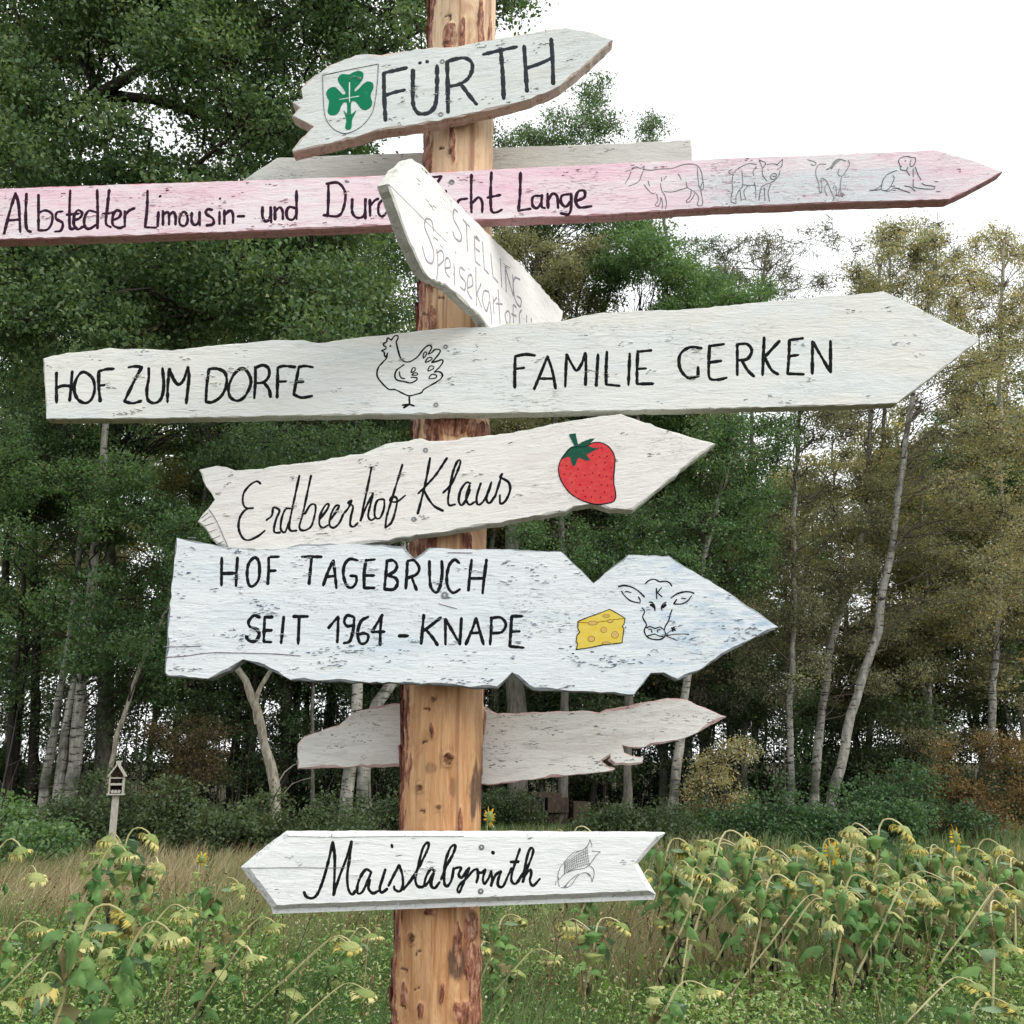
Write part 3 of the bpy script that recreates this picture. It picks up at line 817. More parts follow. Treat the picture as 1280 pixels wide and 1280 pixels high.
B5.strokes('lettering', [
    ('132,165 131,280 133,405; 258,155 248,280 237,390; 140,285 180,270 240,272; 350,160 300,200 272,290 300,375 360,408 410,380 437,300 420,210 350,160; 470,155 470,270 482,395; 470,155 530,138 590,135; 480,268 515,265; 710,122 760,115 815,120 | 750,240 675,395 | 740,410 810,392; 870,130 870,210 855,300 865,385 920,408 970,370 990,270 980,130; 1020,400 1022,270 1035,135 | 1070,220 1110,260 1150,220 1183,120 | 1192,200 1170,410', zh, 3.5),
    ('200,135 182,270 175,400 | 230,400 300,350 340,260 330,170 270,135 200,135; 465,130 400,180 358,280 370,360 430,390 490,350 535,250 515,170 465,130; 572,120 570,250 562,370; 575,125 630,105 675,130 680,190 640,240 580,250; 640,245 680,300 692,360; 750,125 748,250 745,365; 750,125 800,112 890,120; 760,237 815,235; 920,115 900,220 878,340 | 940,365 1025,352; 920,120 970,112 1030,122; 905,240 955,237', zi, 3.5),
    ('42,135 40,190 40,252; 42,135 80,128 115,132; 42,182 75,178; 112,258 140,190 162,135 | 180,190 192,255; 130,218 185,218; 228,248 230,190 233,128 | 250,160 270,188 290,160 303,122 | 305,180 303,242; 350,128 343,245; 383,118 380,180 380,240 | 430,245; 468,125 463,242; 498,115 495,180 495,238 | 555,237; 498,118 548,113; 498,182 528,180; 735,105 690,102 655,130 655,180 685,215 722,210 | 722,175; 765,95 762,160 765,215 795,222 828,215; 765,97 818,90; 765,158 808,152; 868,90 868,150 868,205; 868,90 905,90 922,115 905,145 870,150; 885,150 905,185 930,210; 968,65 965,140 962,205; 1025,78 968,140; 970,140 995,185 1020,202; 1062,75 1060,140 1055,200 | 1115,202; 1062,75 1112,68; 1060,135 1095,130; 1147,200 1148,80 | 1215,195 | 1215,78', zj, 3.5)], M['ink'])
zn = (460, 400, 10.667)
B5.strokes('hen_drawing', [
    ('375,290 395,380 420,470 450,530 510,560 580,545 660,490 730,400 790,345 830,340 850,370 830,410 805,455 | 850,435 890,395 940,390 965,410 940,460 890,520 850,570 | 920,550 985,530 1000,555 960,620 885,695 | 950,690 990,720 985,765 930,815 820,880 745,925 710,970 640,990 550,1010 470,980 380,935 340,925 280,925 200,855 130,765 120,700 140,630 190,570 245,510 262,440; 375,290 400,240 395,210 360,210 330,240 310,270 | 285,250 260,240 250,290 | 215,310 205,335 240,360 235,385 180,410 | 215,430 220,470 235,495 262,440; 480,595 430,630 385,665 360,720 365,775 400,805 480,820 560,838 610,825 655,790 650,765; 420,690 425,740 450,775 490,780', zn, 1.8),
    ('575,700 600,635 630,640 625,675 575,700; 585,730 620,705 660,710 650,735 590,735; 575,765 630,765 655,770; 740,510 740,450 770,425 785,445 740,510; 765,565 800,505 850,500 845,530 765,565; 800,680 825,615 875,620 870,650 800,680; 815,780 850,725 910,735 905,770 815,780', zn, 1.5),
    ('296,343 299,350; 550,1010 555,1125; 555,1125 460,1135; 555,1125 475,1170; 555,1125 615,1145', zn, 2.3)], M['ink'])
B5.screws([(557, 433.5), (545, 506)], 0.0045)

# ---- 6 Erdbeerhof Klaus
zo = (230, 500, 3.657); zp = (560, 500, 3.5556)
out = Z([(68, 318), (110, 308), (150, 300), (190, 305), (230, 320), (330, 315), (420, 300), (560, 285), (700, 262), (820, 245), (870, 222), (920, 200), (1000, 190), (1085, 174), (1120, 186)], zo) + \
      Z([(0, 180), (100, 165), (260, 148), (450, 108), (620, 80), (768, 60), (850, 90), (1000, 140), (1192, 195), (1080, 275), (950, 385), (822, 488), (720, 486), (640, 462), (560, 474), (520, 498), (330, 525), (200, 550), (30, 578)], zp) + \
      Z([(1000, 628), (900, 645), (600, 688), (400, 692), (205, 680), (150, 660), (105, 600), (62, 556), (85, 520), (110, 495), (140, 455), (100, 395)], zo)
B6 = Board(out, (0, YF - 0.045, 0), FN, 0.045, M['erd'], M['grey_edge'], 'cream white board with a notched left end reading Erdbeerhof Klaus beside a painted strawberry', xdir=(1, 0, 0.13), seed=6, rough=1.2)
zq = (290, 560, 5.818); zr = (480, 550, 7.111)
B6.strokes('lettering', [
    ('208,260 180,242 130,270 85,330 80,400 105,437 155,437 | 105,445 60,500 48,580 75,650 120,670 190,640 240,600; 250,525 290,490 300,435 330,440 345,460 320,520 305,590 315,615 350,615; 430,440 390,445 362,510 355,590 385,612 412,545; 490,200 460,340 430,480 415,570 430,602 470,600; 575,200 545,340 515,480 490,575 520,600 575,570 605,470 605,415 570,415 530,480; 640,515 690,450 705,410 680,415 645,480 635,550 660,580 700,560; 715,522 760,460 778,420 750,425 718,490 710,560 740,580 780,545 810,480; 815,475 850,430 870,380 | 845,400 880,425 865,500 860,560 885,572 915,545; 1015,140 985,290 955,430 935,530; 940,520 975,430 1025,330 | 1010,400 990,490 1010,525 1040,510; 1100,372 1060,380 1040,430 1040,500 1075,510 1105,440 1108,375; 1240,120 1200,250 1160,380 1125,500 1115,580 | 1160,540 1190,450 1200,370 1165,355 1150,385 1200,390 1260,345', zq, 2.6),
    ('410,160 375,350 340,500 300,655; 560,160 460,310 360,420 305,475; 355,450 400,530 450,590 525,630; 525,470 600,390 660,260 680,190 655,185 615,280 590,400 570,520 580,580 632,572; 770,385 730,380 680,450 665,540 690,580 730,530 765,440; 762,400 730,520 760,575 805,550; 860,385 825,500 830,570 870,560 920,480 955,375; 950,390 910,520 940,560 985,500; 985,510 1020,400 1050,300 | 1030,330 1060,345 1110,380 1120,450 1080,540 1035,565 1030,490', zr, 2.9)], M['ink'])
zs = (690, 530, 11.64)
so_ = '130,520 95,640 110,760 170,890 270,1010 400,1095 550,1150 680,1170 800,1155 890,1130 925,1070 920,960 900,860 900,740 912,600 915,500 880,400 800,310 700,270 590,275 480,330 300,340 200,430'
straw = B6.fills('strawberry_painting', [so_], M['straw_red'], zs, 'red strawberry with green calyx')
B6.fills('calyx_painting', ['325,320 250,170 250,150 345,135 355,200 380,300 440,260 560,215 625,210 560,280 530,320 600,350 700,345 600,395 500,450 560,530 490,535 450,515 400,490 370,510 340,600 310,620 280,560 260,480 220,480 135,520 160,460 230,370 280,330'], M['straw_green'], zs, smooth=False)
B6.strokes('strawberry_seeds', [(';'.join('%d,%d %d,%d' % (x, y, x + 8, y + 16) for x, y in [(210, 600), (375, 650), (265, 712), (350, 750), (475, 740), (585, 705), (685, 735), (790, 755), (855, 625), (755, 655), (770, 555), (795, 460), (690, 470), (590, 450), (720, 340), (285, 845), (410, 875), (575, 840), (515, 915), (450, 965), (345, 980), (620, 965), (715, 875), (800, 885), (760, 980), (865, 1050), (700, 1055), (570, 1055), (480, 1050), (640, 585), (175, 725), (860, 795)]), zs, 1.5)], M['seed'])
B6.strokes('strawberry_outline', [(so_ + ' 130,520', zs, 1.3)], M['ink'])
B6.strokes('wood_crack', [('115,500 145,545 175,610 205,680', zo, 0.8), ('110,515 80,540; 125,530 85,555; 140,560 95,575; 150,590 112,605; 165,620 130,635; 180,645 150,660', zo, 0.6)], M['pencil'])
B6.screws([(532, 562.7), (517.5, 649)], 0.0045)

# ---- 7 Hof Tagebruch
ze = (190, 650, 3.122); zf = (580, 650, 3.122)
out = Z([(95, 68), (160, 78), (260, 100), (400, 115), (500, 112), (580, 92), (680, 92), (800, 90), (920, 98), (985, 103), (1025, 150), (1080, 108), (1200, 113)], ze) + \
      Z([(20, 112), (130, 113), (380, 122), (440, 180), (505, 245), (570, 190), (640, 135), (800, 138), (870, 185), (960, 235), (1060, 300), (1150, 360), (1228, 418), (1150, 453), (1030, 517), (920, 588), (835, 626), (780, 597), (730, 599), (700, 640), (665, 683), (480, 670), (270, 663), (187, 597), (130, 657), (20, 655)], zf) + \
      Z([(1200, 648), (1000, 638), (800, 633), (540, 626), (460, 588), (355, 545), (300, 588), (220, 622), (62, 611), (48, 598), (52, 530), (60, 400), (75, 250), (88, 130)], ze)
B7 = Board(out, (0, YF - 0.056, 0), FN, 0.040, M['tage'], M['tage_edge'], 'tallest blue white board with V notches reading HOF TAGEBRUCH SEIT 1964 - KNAPE, cheese and cow head painted on it', xdir=(1, 0, 0), seed=7, rough=1.1)
zt = (260, 680, 6.095); zu = (460, 680, 6.095)
B7.strokes('lettering', [
    ('105,105 103,210 103,315; 225,105 218,210 213,320; 115,225 210,222; 350,105 310,150 298,230 312,310 345,320 385,270 393,180 380,120 350,105; 462,105 462,200 455,305; 475,98 540,97; 465,205 515,203; 715,97 790,97 865,98; 790,100 780,200 770,305; 878,315 915,210 955,125 | 965,200 978,335; 905,250 965,243; 1140,125 1080,115 1040,160 1032,240 1060,320 1100,330 1130,290 1130,245 | 1085,242; 1205,120 1190,220 1190,335 | 1268,335; 1205,125 1270,118; 1195,240 1265,240; 395,560 350,545 310,590 320,630 370,650 390,690 360,740 310,735 290,700; 432,555 428,650 425,745 | 482,748; 440,557 492,557; 430,658 485,658; 577,555 568,650 557,755; 650,552 760,552; 695,555 691,660 687,760; 918,640 960,590 992,555 | 990,650 985,750; 1110,555 1060,545 1038,590 1060,625 1105,620; 1115,560 1105,660 1080,740 1035,755; 1220,555 1165,590 1140,680 1160,755 1205,750 1222,700 1190,680 1145,690', zt, 3.6),
    ('145,130 135,240 125,345; 140,130 190,125 220,160 205,205 150,238; 150,240 210,260 225,300 195,345 125,345; 300,135 295,240 288,340; 300,130 350,125 390,180 370,230 300,260; 335,260 370,350; 468,130 470,250 480,330 520,370 550,320 565,220 562,130; 695,145 660,120 620,160 600,250 610,330 650,372 700,345; 790,120 775,240 765,355; 903,120 885,260 873,375; 785,262 885,262; 110,540 60,620 30,670 | 125,668; 105,545 95,650 92,770; 235,700 305,700; 425,540 415,650 405,760; 555,560 480,620 420,665; 440,650 490,710 530,770; 590,765 590,570 | 700,765 | 712,565; 745,765 790,660 825,565 | 850,660 880,765; 785,680 850,675; 940,560 938,660 930,765; 940,565 1010,560 1050,610 1020,670 945,680; 1095,550 1088,660 1080,780 | 1185,790; 1095,550 1175,550; 1090,668 1155,665', zu, 3.6)], M['ink'])
zv = (760, 710, 10.667)
B7.strokes('cow_head_drawing', [
    ('495,210 550,165 620,150 690,182 760,175 820,195 850,240; 645,270 648,340 650,410; 715,260 655,330; 655,325 720,385; 180,310 230,380 310,440 425,467 | 430,430 405,385; 230,315 270,315 305,330; 1115,370 1060,440 980,480 875,478 | 915,420; 980,400 1035,408; 455,530 490,580 462,650 490,710 515,760 485,820 495,880 540,930 600,950 690,955 740,930 768,890 755,840; 855,555 830,620 810,700 765,775 750,830; 515,800 555,780 610,800 640,805 690,785 740,820; 540,815 580,820 585,860; 700,825 660,825 665,855; 525,905 570,895 620,880 680,905 735,915; 550,455 590,460 620,510 625,570; 775,455 735,480 710,520 720,560', zv, 1.5),
    ('140,245 230,235 330,260 420,320 485,385; 840,400 920,345 1020,318 1100,320 1145,338', zv, 1.8),
    ('565,490 590,500 612,525; 770,490 740,515 718,525; 850,800 895,830; 880,790 860,840', zv, 2.6),
    ('770,885 850,830; 770,905 880,885 1010,880 1080,890; 770,905 840,930 915,965', zv, 0.9)], M['ink'])
zw = (710, 750, 14.222)
ch = '180,380 350,310 550,240 740,165 880,240 1015,325 995,430 965,470 995,510 975,640 960,760 780,780 600,800 400,845 145,880 175,780 145,740 160,630 210,570 175,500'
B7.fills('cheese_painting', [ch], M['cheese'], zw, 'wedge of yellow cheese with holes', smooth=False)
ell = lambda cx, cy, rx, ry: [(cx + rx * math.cos(t), cy + ry * math.sin(t)) for t in np.linspace(0, 2 * math.pi, 14, endpoint=False)]
hol = [(680, 285, 60, 25), (440, 410, 80, 35), (750, 372, 50, 28), (635, 530, 52, 48), (835, 618, 62, 58), (415, 690, 58, 50), (680, 768, 70, 26)]
B7.fills('cheese_holes', [ell(*q) for q in hol], M['hole'], zw)
B7.strokes('cheese_lines', [(';'.join(' '.join('%.0f,%.0f' % p for p in ell(*q) + [ell(*q)[0]]) for q in hol), zw, 0.8), ('180,395 350,405; 520,397 690,370; 800,352 1010,325', zw, 0.9)], M['hole_line'])
B7.strokes('cheese_outline', [(ch.replace(' ', ' | ') + ' | 180,380', zw, 1.2), ('35,825 60,832; 75,950 105,950; 405,918 455,922; 1023,480 1026,492', zw, 1.4)], M['ink'])
B7.strokes('wood_crack', [('55,535 130,530 220,518 330,518 480,522 580,530', ze, 1.1), ('45,495 120,493 190,492', ze, 0.8), ('140,68 170,70; 1120,325 1150,335 1190,345; 1155,127 1250,128', ze, 1.0)], M['ink_faded'])
B7.screws([(556, 744)], 0.0062)

# ---- 8 blank board behind the log
zg = (350, 850, 2.2069)
out = Z([(48, 176), (66, 155), (110, 142), (160, 125), (190, 100), (215, 86), (280, 70), (345, 60), (450, 60), (572, 76), (600, 92), (700, 88), (850, 85), (880, 90), (900, 80), (960, 72), (1000, 62), (1070, 50), (1112, 52), (1170, 75), (1233, 101), (1170, 135), (1115, 162),
         (1040, 178), (990, 189), (962, 186), (945, 181), (950, 200), (975, 210), (1003, 213), (1000, 230), (960, 236), (924, 236), (905, 222), (912, 210), (888, 224), (905, 238), (925, 243), (918, 252), (860, 258), (800, 264), (680, 277), (575, 291), (450, 262), (335, 240), (260, 240), (150, 242), (48, 246)], zg)
B8 = Board(out, (0, 2.599, 0), FN, 0.042, M['blank'], M['blank_edge'], 'blank worn white board behind the log with a broken out knot near its right tip', xdir=(1, 0, 0.03), seed=8, rough=1.3)

# ---- 9 Maislabyrinth: chamfered board with a tongue along its lower edge
out = [(299, 1084.5), (326, 1062), (355, 1040), (600, 1040), (833, 1041.5), (798, 1080), (821, 1119), (600, 1127.5), (339, 1137)]
B9 = Board(out, (0, YF - 0.042, 0), FN, 0.042, M['mais'], M['mais_edge'], 'lowest clean white board pointing left reading Maislabyrinth with a pencilled corn cob', xdir=(1, 0, 0.0), seed=9, rough=0.5, chamfer=(0.011, 0.012), back=(-0.002, 0),
           inner=[(312, 1085), (334, 1066), (362, 1046), (600, 1045.5), (820, 1046), (792, 1080), (811, 1113), (600, 1121.5), (346, 1131)])
lipw = [on_plane(x, y, B9.p0 + np.array([0, 0.014, 0]), B9.n) for x, y in [(339, 1135.5), (600, 1126), (820, 1117.5), (818, 1124.5), (600, 1133), (341, 1142.5)]]
Lp = [(np.array(q) - B9.org) @ B9.R for q in lipw]
k = len(Lp)
me = bpy.data.meshes.new('board_tongue')
me.from_pydata([(q[0], 0.016, q[2]) for q in Lp] + [(q[0], 0.036, q[2]) for q in Lp], [], [tuple(range(k))[::-1], tuple(range(k, 2 * k))] + [(i, (i + 1) % k, k + (i + 1) % k, k + i) for i in range(k)])
me.materials.append(M['mais_edge']); me.update(); link('board_tongue', me, B9.ob)
zx = (370, 1040, 6.4); zy = (560, 1040, 6.4)
B9.strokes('lettering', [
    ('65,480 80,515 125,530 165,505 205,420 250,270 295,80 | 310,200 308,350 300,505 | 350,350 400,220 445,75 | 430,200 410,350 420,460 450,500 475,470; 600,318 560,300 515,360 490,440 495,490 530,480 570,400 602,320; 590,380 580,450 615,490 660,470; 715,300 690,380 670,450 685,485 730,455; 740,430 780,350 825,265 | 850,340 855,430 830,475 790,460 785,435; 860,460 930,370 1000,250 1060,120 1050,85 1015,130 980,260 955,370 970,430 1010,440 1030,420; 1108,312 1080,295 1040,360 1028,430 1060,400 1100,330; 1102,325 1080,420 1110,448 1150,400; 1160,380 1200,280 1255,180 1275,110 1240,120 1200,220 1185,340 1190,420 1215,430 1245,380 1262,290', zx, 3.1),
    ('42,298 75,285 105,288 85,340 110,365 150,310 172,288; 168,288 140,370 110,440 90,485 75,465 95,420 150,370 200,310 235,295 | 240,350 228,405; 235,320 270,325 300,300 | 280,370 290,415 325,370 345,312 | 352,370 345,432 | 380,345 425,315 | 402,380 402,430 440,435 480,350 510,290; 575,135 540,240 510,340 510,395 545,412 600,330; 500,240 565,238; 600,400 630,300 670,200 682,140 660,130 635,190 615,290 597,400; 597,400 622,340 660,300 665,340 655,390 680,430 735,375', zy, 2.9),
    ('767,105 769,120', zx, 3.9), ('358,160 362,172', zy, 3.9)], M['ink'])
zz_ = (690, 1040, 16)
kern = []
A0, A1, C0, C1 = np.array([260, 610]), np.array([720, 300]), np.array([265, 820]), np.array([760, 630])
for t in np.linspace(0.0, 1.0, 7):
    a, b_ = A0 + (C0 - A0) * t, A1 + (C1 - A1) * t
    mid = (a + b_) / 2 + np.array([-20, -25])
    kern.append('%d,%d %d,%d %d,%d' % (*a, *mid, *b_))
for t in np.linspace(0.06, 0.97, 13):
    a, b_ = A0 + (A1 - A0) * t, C0 + (C1 - C0) * t
    mid = (a + b_) / 2 + np.array([-18, -14])
    kern.append('%d,%d %d,%d %d,%d' % (*a, *mid, *b_))
B9.strokes('corn_cob_drawing', [
    ('760,150 800,260 790,300; 760,150 720,260 640,340 540,380 450,400 350,480 260,590 170,700 120,850 120,970 150,1090; 250,600 250,830; 800,380 970,395 | 880,470 800,590 740,660 680,710; 140,950 250,840 400,770 560,740 680,715; 740,660 830,740 840,860 800,1000 | 770,870 690,815 580,830 480,920 400,1040 300,1110 180,1110; 250,1090 380,950 540,830; 260,1090 350,980; 80,990 65,1060', zz_, 0.75),
    ('240,1085 290,1100; 130,900 125,960; 700,820 760,880', zz_, 1.4), (';'.join(kern), zz_, 0.42)], M['pencil'])
B9.strokes('wood_crack', [('120,300 400,298 510,300 620,298', (280, 1010, 4), 0.7), ('540,130 538,145; 860,240 890,235', (280, 1010, 4), 0.8), ('300,140 540,145 800,142 1200,141', (280, 1010, 4), 0.5)], M['pencil'])
B9.screws([(602, 1059), (601, 1114)], 0.0045)

# ---- wear: grain showing through the lettering, flecks where the paint has gone
B1.flecks([(580, 105, 220, 70, 66), (430, 130, 60, 60, 12)], M['furth'], -0.17, 0.75, 'bare_grain_in_letters', True)
B1.flecks([(700, 65, 90, 30, 18), (660, 120, 120, 12, 15), (400, 160, 90, 22, 13), (610, 85, 30, 16, 6), (470, 80, 160, 10, 11), (520, 150, 150, 10, 13)], M['fleck'], -0.17, 0.8)
B3.flecks([(180, 268, 330, 34, 78), (640, 245, 150, 30, 30)], M['pink'], -0.045, 0.7, 'bare_grain_in_letters', True)
B3.flecks([(60, 245, 120, 12, 22), (270, 240, 160, 20, 31), (190, 290, 330, 5, 27), (600, 222, 200, 14, 22), (900, 205, 300, 8, 27), (1000, 248, 320, 8, 31), (1150, 215, 100, 30, 11)], M['fleck_rose'], -0.045, 0.85)
B2.flecks([(420, 198, 130, 10, 27), (740, 182, 160, 8, 18), (520, 200, 30, 14, 9)], M['fleck'], -0.04, 0.9)
B4.flecks([(520, 245, 30, 30, 18), (600, 330, 60, 60, 18), (560, 300, 40, 40, 13)], M['fleck'], 0.9, 0.6)
B5.flecks([(230, 480, 330, 30, 72), (840, 455, 380, 34, 78)], M['gerken'], -0.03, 0.75, 'bare_grain_in_letters', True)
B5.flecks([(200, 445, 260, 12, 27), (560, 450, 90, 30, 22), (760, 420, 260, 14, 31), (1140, 432, 34, 12, 27), (300, 515, 420, 4, 31), (850, 500, 500, 8, 31), (140, 478, 26, 8, 15), (1000, 390, 200, 14, 18), (425, 490, 26, 5, 6)], M['fleck'], -0.02, 0.8)
B6.flecks([(470, 630, 260, 50, 72)], M['erd'], -0.12, 0.7, 'bare_grain_in_letters', True)
B6.flecks([(300, 600, 80, 20, 18), (560, 560, 220, 14, 31), (800, 560, 120, 40, 31), (700, 640, 160, 8, 18), (400, 600, 160, 14, 22), (540, 650, 200, 8, 22)], M['fleck'], -0.12, 0.7)
B7.flecks([(440, 720, 300, 34, 110), (480, 790, 340, 34, 110)], M['tage'], 0.0, 0.75, 'bare_grain_in_letters', True)
B7.flecks([(222, 720, 16, 50, 70), (335, 762, 26, 8, 40), (292, 795, 40, 7, 40), (450, 815, 130, 16, 110), (700, 720, 60, 9, 40), (740, 825, 130, 16, 110), (560, 740, 30, 18, 26), (880, 770, 90, 26, 70), (330, 690, 180, 6, 30), (500, 852, 300, 4, 60), (860, 800, 60, 18, 30), (290, 735, 60, 12, 26), (660, 790, 40, 30, 30)], M['fleck_blue'], 0.0, 0.95)
B7.flecks([(930, 790, 50, 12, 50), (450, 830, 160, 10, 60), (720, 700, 90, 8, 30), (230, 835, 40, 14, 30), (640, 858, 180, 4, 50)], M['fleck'], 0.0, 0.8)
B8.flecks([(450, 930, 90, 34, 67), (660, 925, 60, 22, 45), (750, 915, 50, 26, 37), (700, 955, 130, 10, 82), (840, 905, 70, 14, 30), (410, 905, 40, 20, 22), (690, 892, 120, 6, 37)], M['fleck'], -0.03, 1.15)
B9.flecks([(540, 1100, 300, 50, 90)], M['mais'], 0.0, 0.6, 'bare_grain_in_letters', True)
B9.flecks([(790, 1078, 26, 8, 15), (360, 1100, 40, 30, 22), (620, 1050, 260, 5, 18), (480, 1085, 120, 18, 18), (700, 1110, 140, 10, 15)], M['fleck'], -0.02, 0.6)

# ================================================================== vegetation
def leaf_mat(name, stops, trans=0.48, rough=0.5):
    m = bpy.data.materials.new(name); m.use_nodes = True
    n = m.node_tree; b = n.nodes['Principled BSDF']
    b.inputs['Roughness'].default_value = rough; b.inputs['Specular IOR Level'].default_value = 0.5
    c = ramp(n, attr(n, 'tint'), stops)
    n.links.new(c, b.inputs['Base Color'])
    tr = N(n, 'ShaderNodeBsdfTranslucent'); n.links.new(mixc(n, 1.0, c, (1.0, 1.0, 0.55), 'MULTIPLY'), tr.inputs[0])
    ms = N(n, 'ShaderNodeMixShader'); ms.inputs[0].default_value = trans
    n.links.new(b.outputs[0], ms.inputs[1]); n.links.new(tr.outputs[0], ms.inputs[2])
    n.links.new(ms.outputs[0], n.nodes['Material Output'].inputs[0])
    return m


L_oak = leaf_mat('oak_leaves', [(0.00, (0.062, 0.120, 0.059)), (0.40, (0.126, 0.217, 0.098)), (0.75, (0.242, 0.341, 0.155)), (0.93, (0.358, 0.421, 0.184)), (1.00, (0.501, 0.400, 0.174))])
L_green = leaf_mat('alder_leaves', [(0.00, (0.057, 0.114, 0.059)), (0.50, (0.118, 0.222, 0.097)), (0.90, (0.210, 0.336, 0.132)), (1.00, (0.324, 0.390, 0.140))])
L_birch = leaf_mat('birch_leaves', [(0.00, (0.155, 0.182, 0.134)), (0.35, (0.282, 0.304, 0.202)), (0.70, (0.474, 0.445, 0.255)), (0.90, (0.692, 0.551, 0.269)), (1.00, (0.875, 0.630, 0.269))])
L_rust = leaf_mat('rusty_shrub_leaves', [(0.00, (0.108, 0.094, 0.049)), (0.50, (0.240, 0.169, 0.078)), (1.00, (0.408, 0.263, 0.104))])
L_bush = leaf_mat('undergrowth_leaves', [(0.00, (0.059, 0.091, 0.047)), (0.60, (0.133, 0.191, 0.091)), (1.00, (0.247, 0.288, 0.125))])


def bark_mat(name, pale, dark, birch=False, seed=0.0):
    m, n, b = mat(name, 0.85, 0.15)
    oc = objco(n)
    v = mapping(n, oc, (6, 6, 1.5), (seed, seed, 0))
    c = mixc(n, ramp(n, noise(n, v, 2.2, 6, 0.65), [(0.38, (0, 0, 0)), (0.62, (1, 1, 1))]), pale, dark)
    if birch:
        band = noise(n, mapping(n, oc, (2.5, 2.5, 12), (seed, 0, 0)), 1.3, 5, 0.7, 0.4)
        c = mixc(n, ramp(n, band, [(0.55, (0, 0, 0)), (0.60, (1, 1, 1))]), c, (0.035, 0.033, 0.03))
        blot = noise(n, mapping(n, oc, (1.2, 1.2, 1.2), (seed, 3, 0)), 1.1, 3, 0.6)
        c = mixc(n, ramp(n, blot, [(0.54, (0, 0, 0)), (0.68, (0.8, 0.8, 0.8))]), c, (0.075, 0.08, 0.06))
    n.links.new(c, b.inputs['Base Color'])
    bump(n, b, noise(n, mapping(n, oc, (9, 9, 2.5)), 3, 5, 0.7), 0.9, 0.02)
    return m


K_birch = bark_mat('birch_bark', (0.42, 0.41, 0.36), (0.22, 0.21, 0.18), True)
K_grey = bark_mat('alder_bark', (0.20, 0.19, 0.16), (0.09, 0.085, 0.07), False, 3)
K_dark = bark_mat('dark_oak_bark', (0.065, 0.055, 0.045), (0.03, 0.027, 0.022), False, 5)
K_dead = bark_mat('bare_dead_wood', (0.44, 0.41, 0.33), (0.20, 0.17, 0.13), False, 7)
K_twig, n, b = mat('twig_bark', 0.85, 0.1)
b.inputs['Base Color'].default_value = (0.055, 0.045, 0.038, 1)
K_twigp, n, b = mat('pale_twig_bark', 0.85, 0.1)
b.inputs['Base Color'].default_value = (0.13, 0.105, 0.085, 1)


def px_m(Y, x=640, y=700):
    """metres per photo pixel at distance Y"""
    p = at(x, y, Y); q = at(x + 1, y, Y)
    return abs(q[0] - p[0])


def leaf_quads(rg, P, size, tint, up=0.15, aspect=0.62):
    """rhombic leaves at points P"""
    n_ = len(P)
    nrm = rg.normal(size=(n_, 3)); nrm[:, 2] = np.abs(nrm[:, 2]) + up; nrm /= np.linalg.norm(nrm, axis=1, keepdims=True)
    d = rg.normal(size=(n_, 3)); d[:, 2] -= 0.5; d -= (d * nrm).sum(1, keepdims=True) * nrm; d /= np.linalg.norm(d, axis=1, keepdims=True) + 1e-9
    s_ = np.cross(nrm, d)
    L = (size * rg.uniform(0.6, 1.3, n_))[:, None]
    fold = nrm * L * 0.13
    V = np.stack([P - d * L * 0.5, P - d * L * 0.02 + s_ * L * aspect * 0.5 + fold, P + d * L * 0.5, P - d * L * 0.02 - s_ * L * aspect * 0.5 + fold], 1)
    F = np.arange(n_ * 4).reshape(-1, 4)
    return V.reshape(-1, 3), F, tint


def crown_points(rg, blobs, n_leaves, clump=0.30, per=26, flat=0.55):
    """blobs: (k,4) centre + radius -> clump centres, leaf points, clump noise"""
    B = np.asarray(blobs)
    vol = B[:, 3] ** 2.2; pr = vol / vol.sum()
    nc = max(8, int(n_leaves / per))
    bi = rg.choice(len(B), nc, p=pr)
    d = rg.normal(size=(nc, 3)); d /= np.linalg.norm(d, axis=1, keepdims=True)
    r = rg.uniform(0.25, 1.0, nc) ** 0.55
    cc = B[bi, :3] + d * (B[bi, 3] * r)[:, None] * np.array([1, 1, 0.85])
    li = rg.integers(0, nc, n_leaves)
    cs = clump * rg.uniform(0.5, 1.35, nc)
    lp = cc[li] + rg.normal(size=(n_leaves, 3)) * (cs[li] * 0.5)[:, None] * np.array([1.15, 1.15, flat])
    return bi, cc, lp, rg.uniform(0, 1, nc)[li]


def blobs_in(rg, poly, D, n_b, r_m, dy=1.6, holes=()):
    """foliage masses filling a crown whose outline, seen from the field, is poly (photo pixels) at distance D"""
    poly = np.asarray(poly, float); x0, y0 = poly.min(0); x1, y1 = poly.max(0)
    out = []
    k = 0
    while len(out) < n_b and k < 6000:
        k += 1
        x = rg.uniform(x0, x1); y = rg.uniform(y0, y1)
        if not inside(poly, np.array([x]), np.array([y]))[0]: continue
        if any(((x - h[0]) / h[2]) ** 2 + ((y - h[1]) / h[3]) ** 2 < 1 for h in holes): continue
        p = at(x, y, D + rg.uniform(-dy, dy))
        out.append((*p, r_m * rg.uniform(0.6, 1.25)))
    return np.array(out)


TREES = []


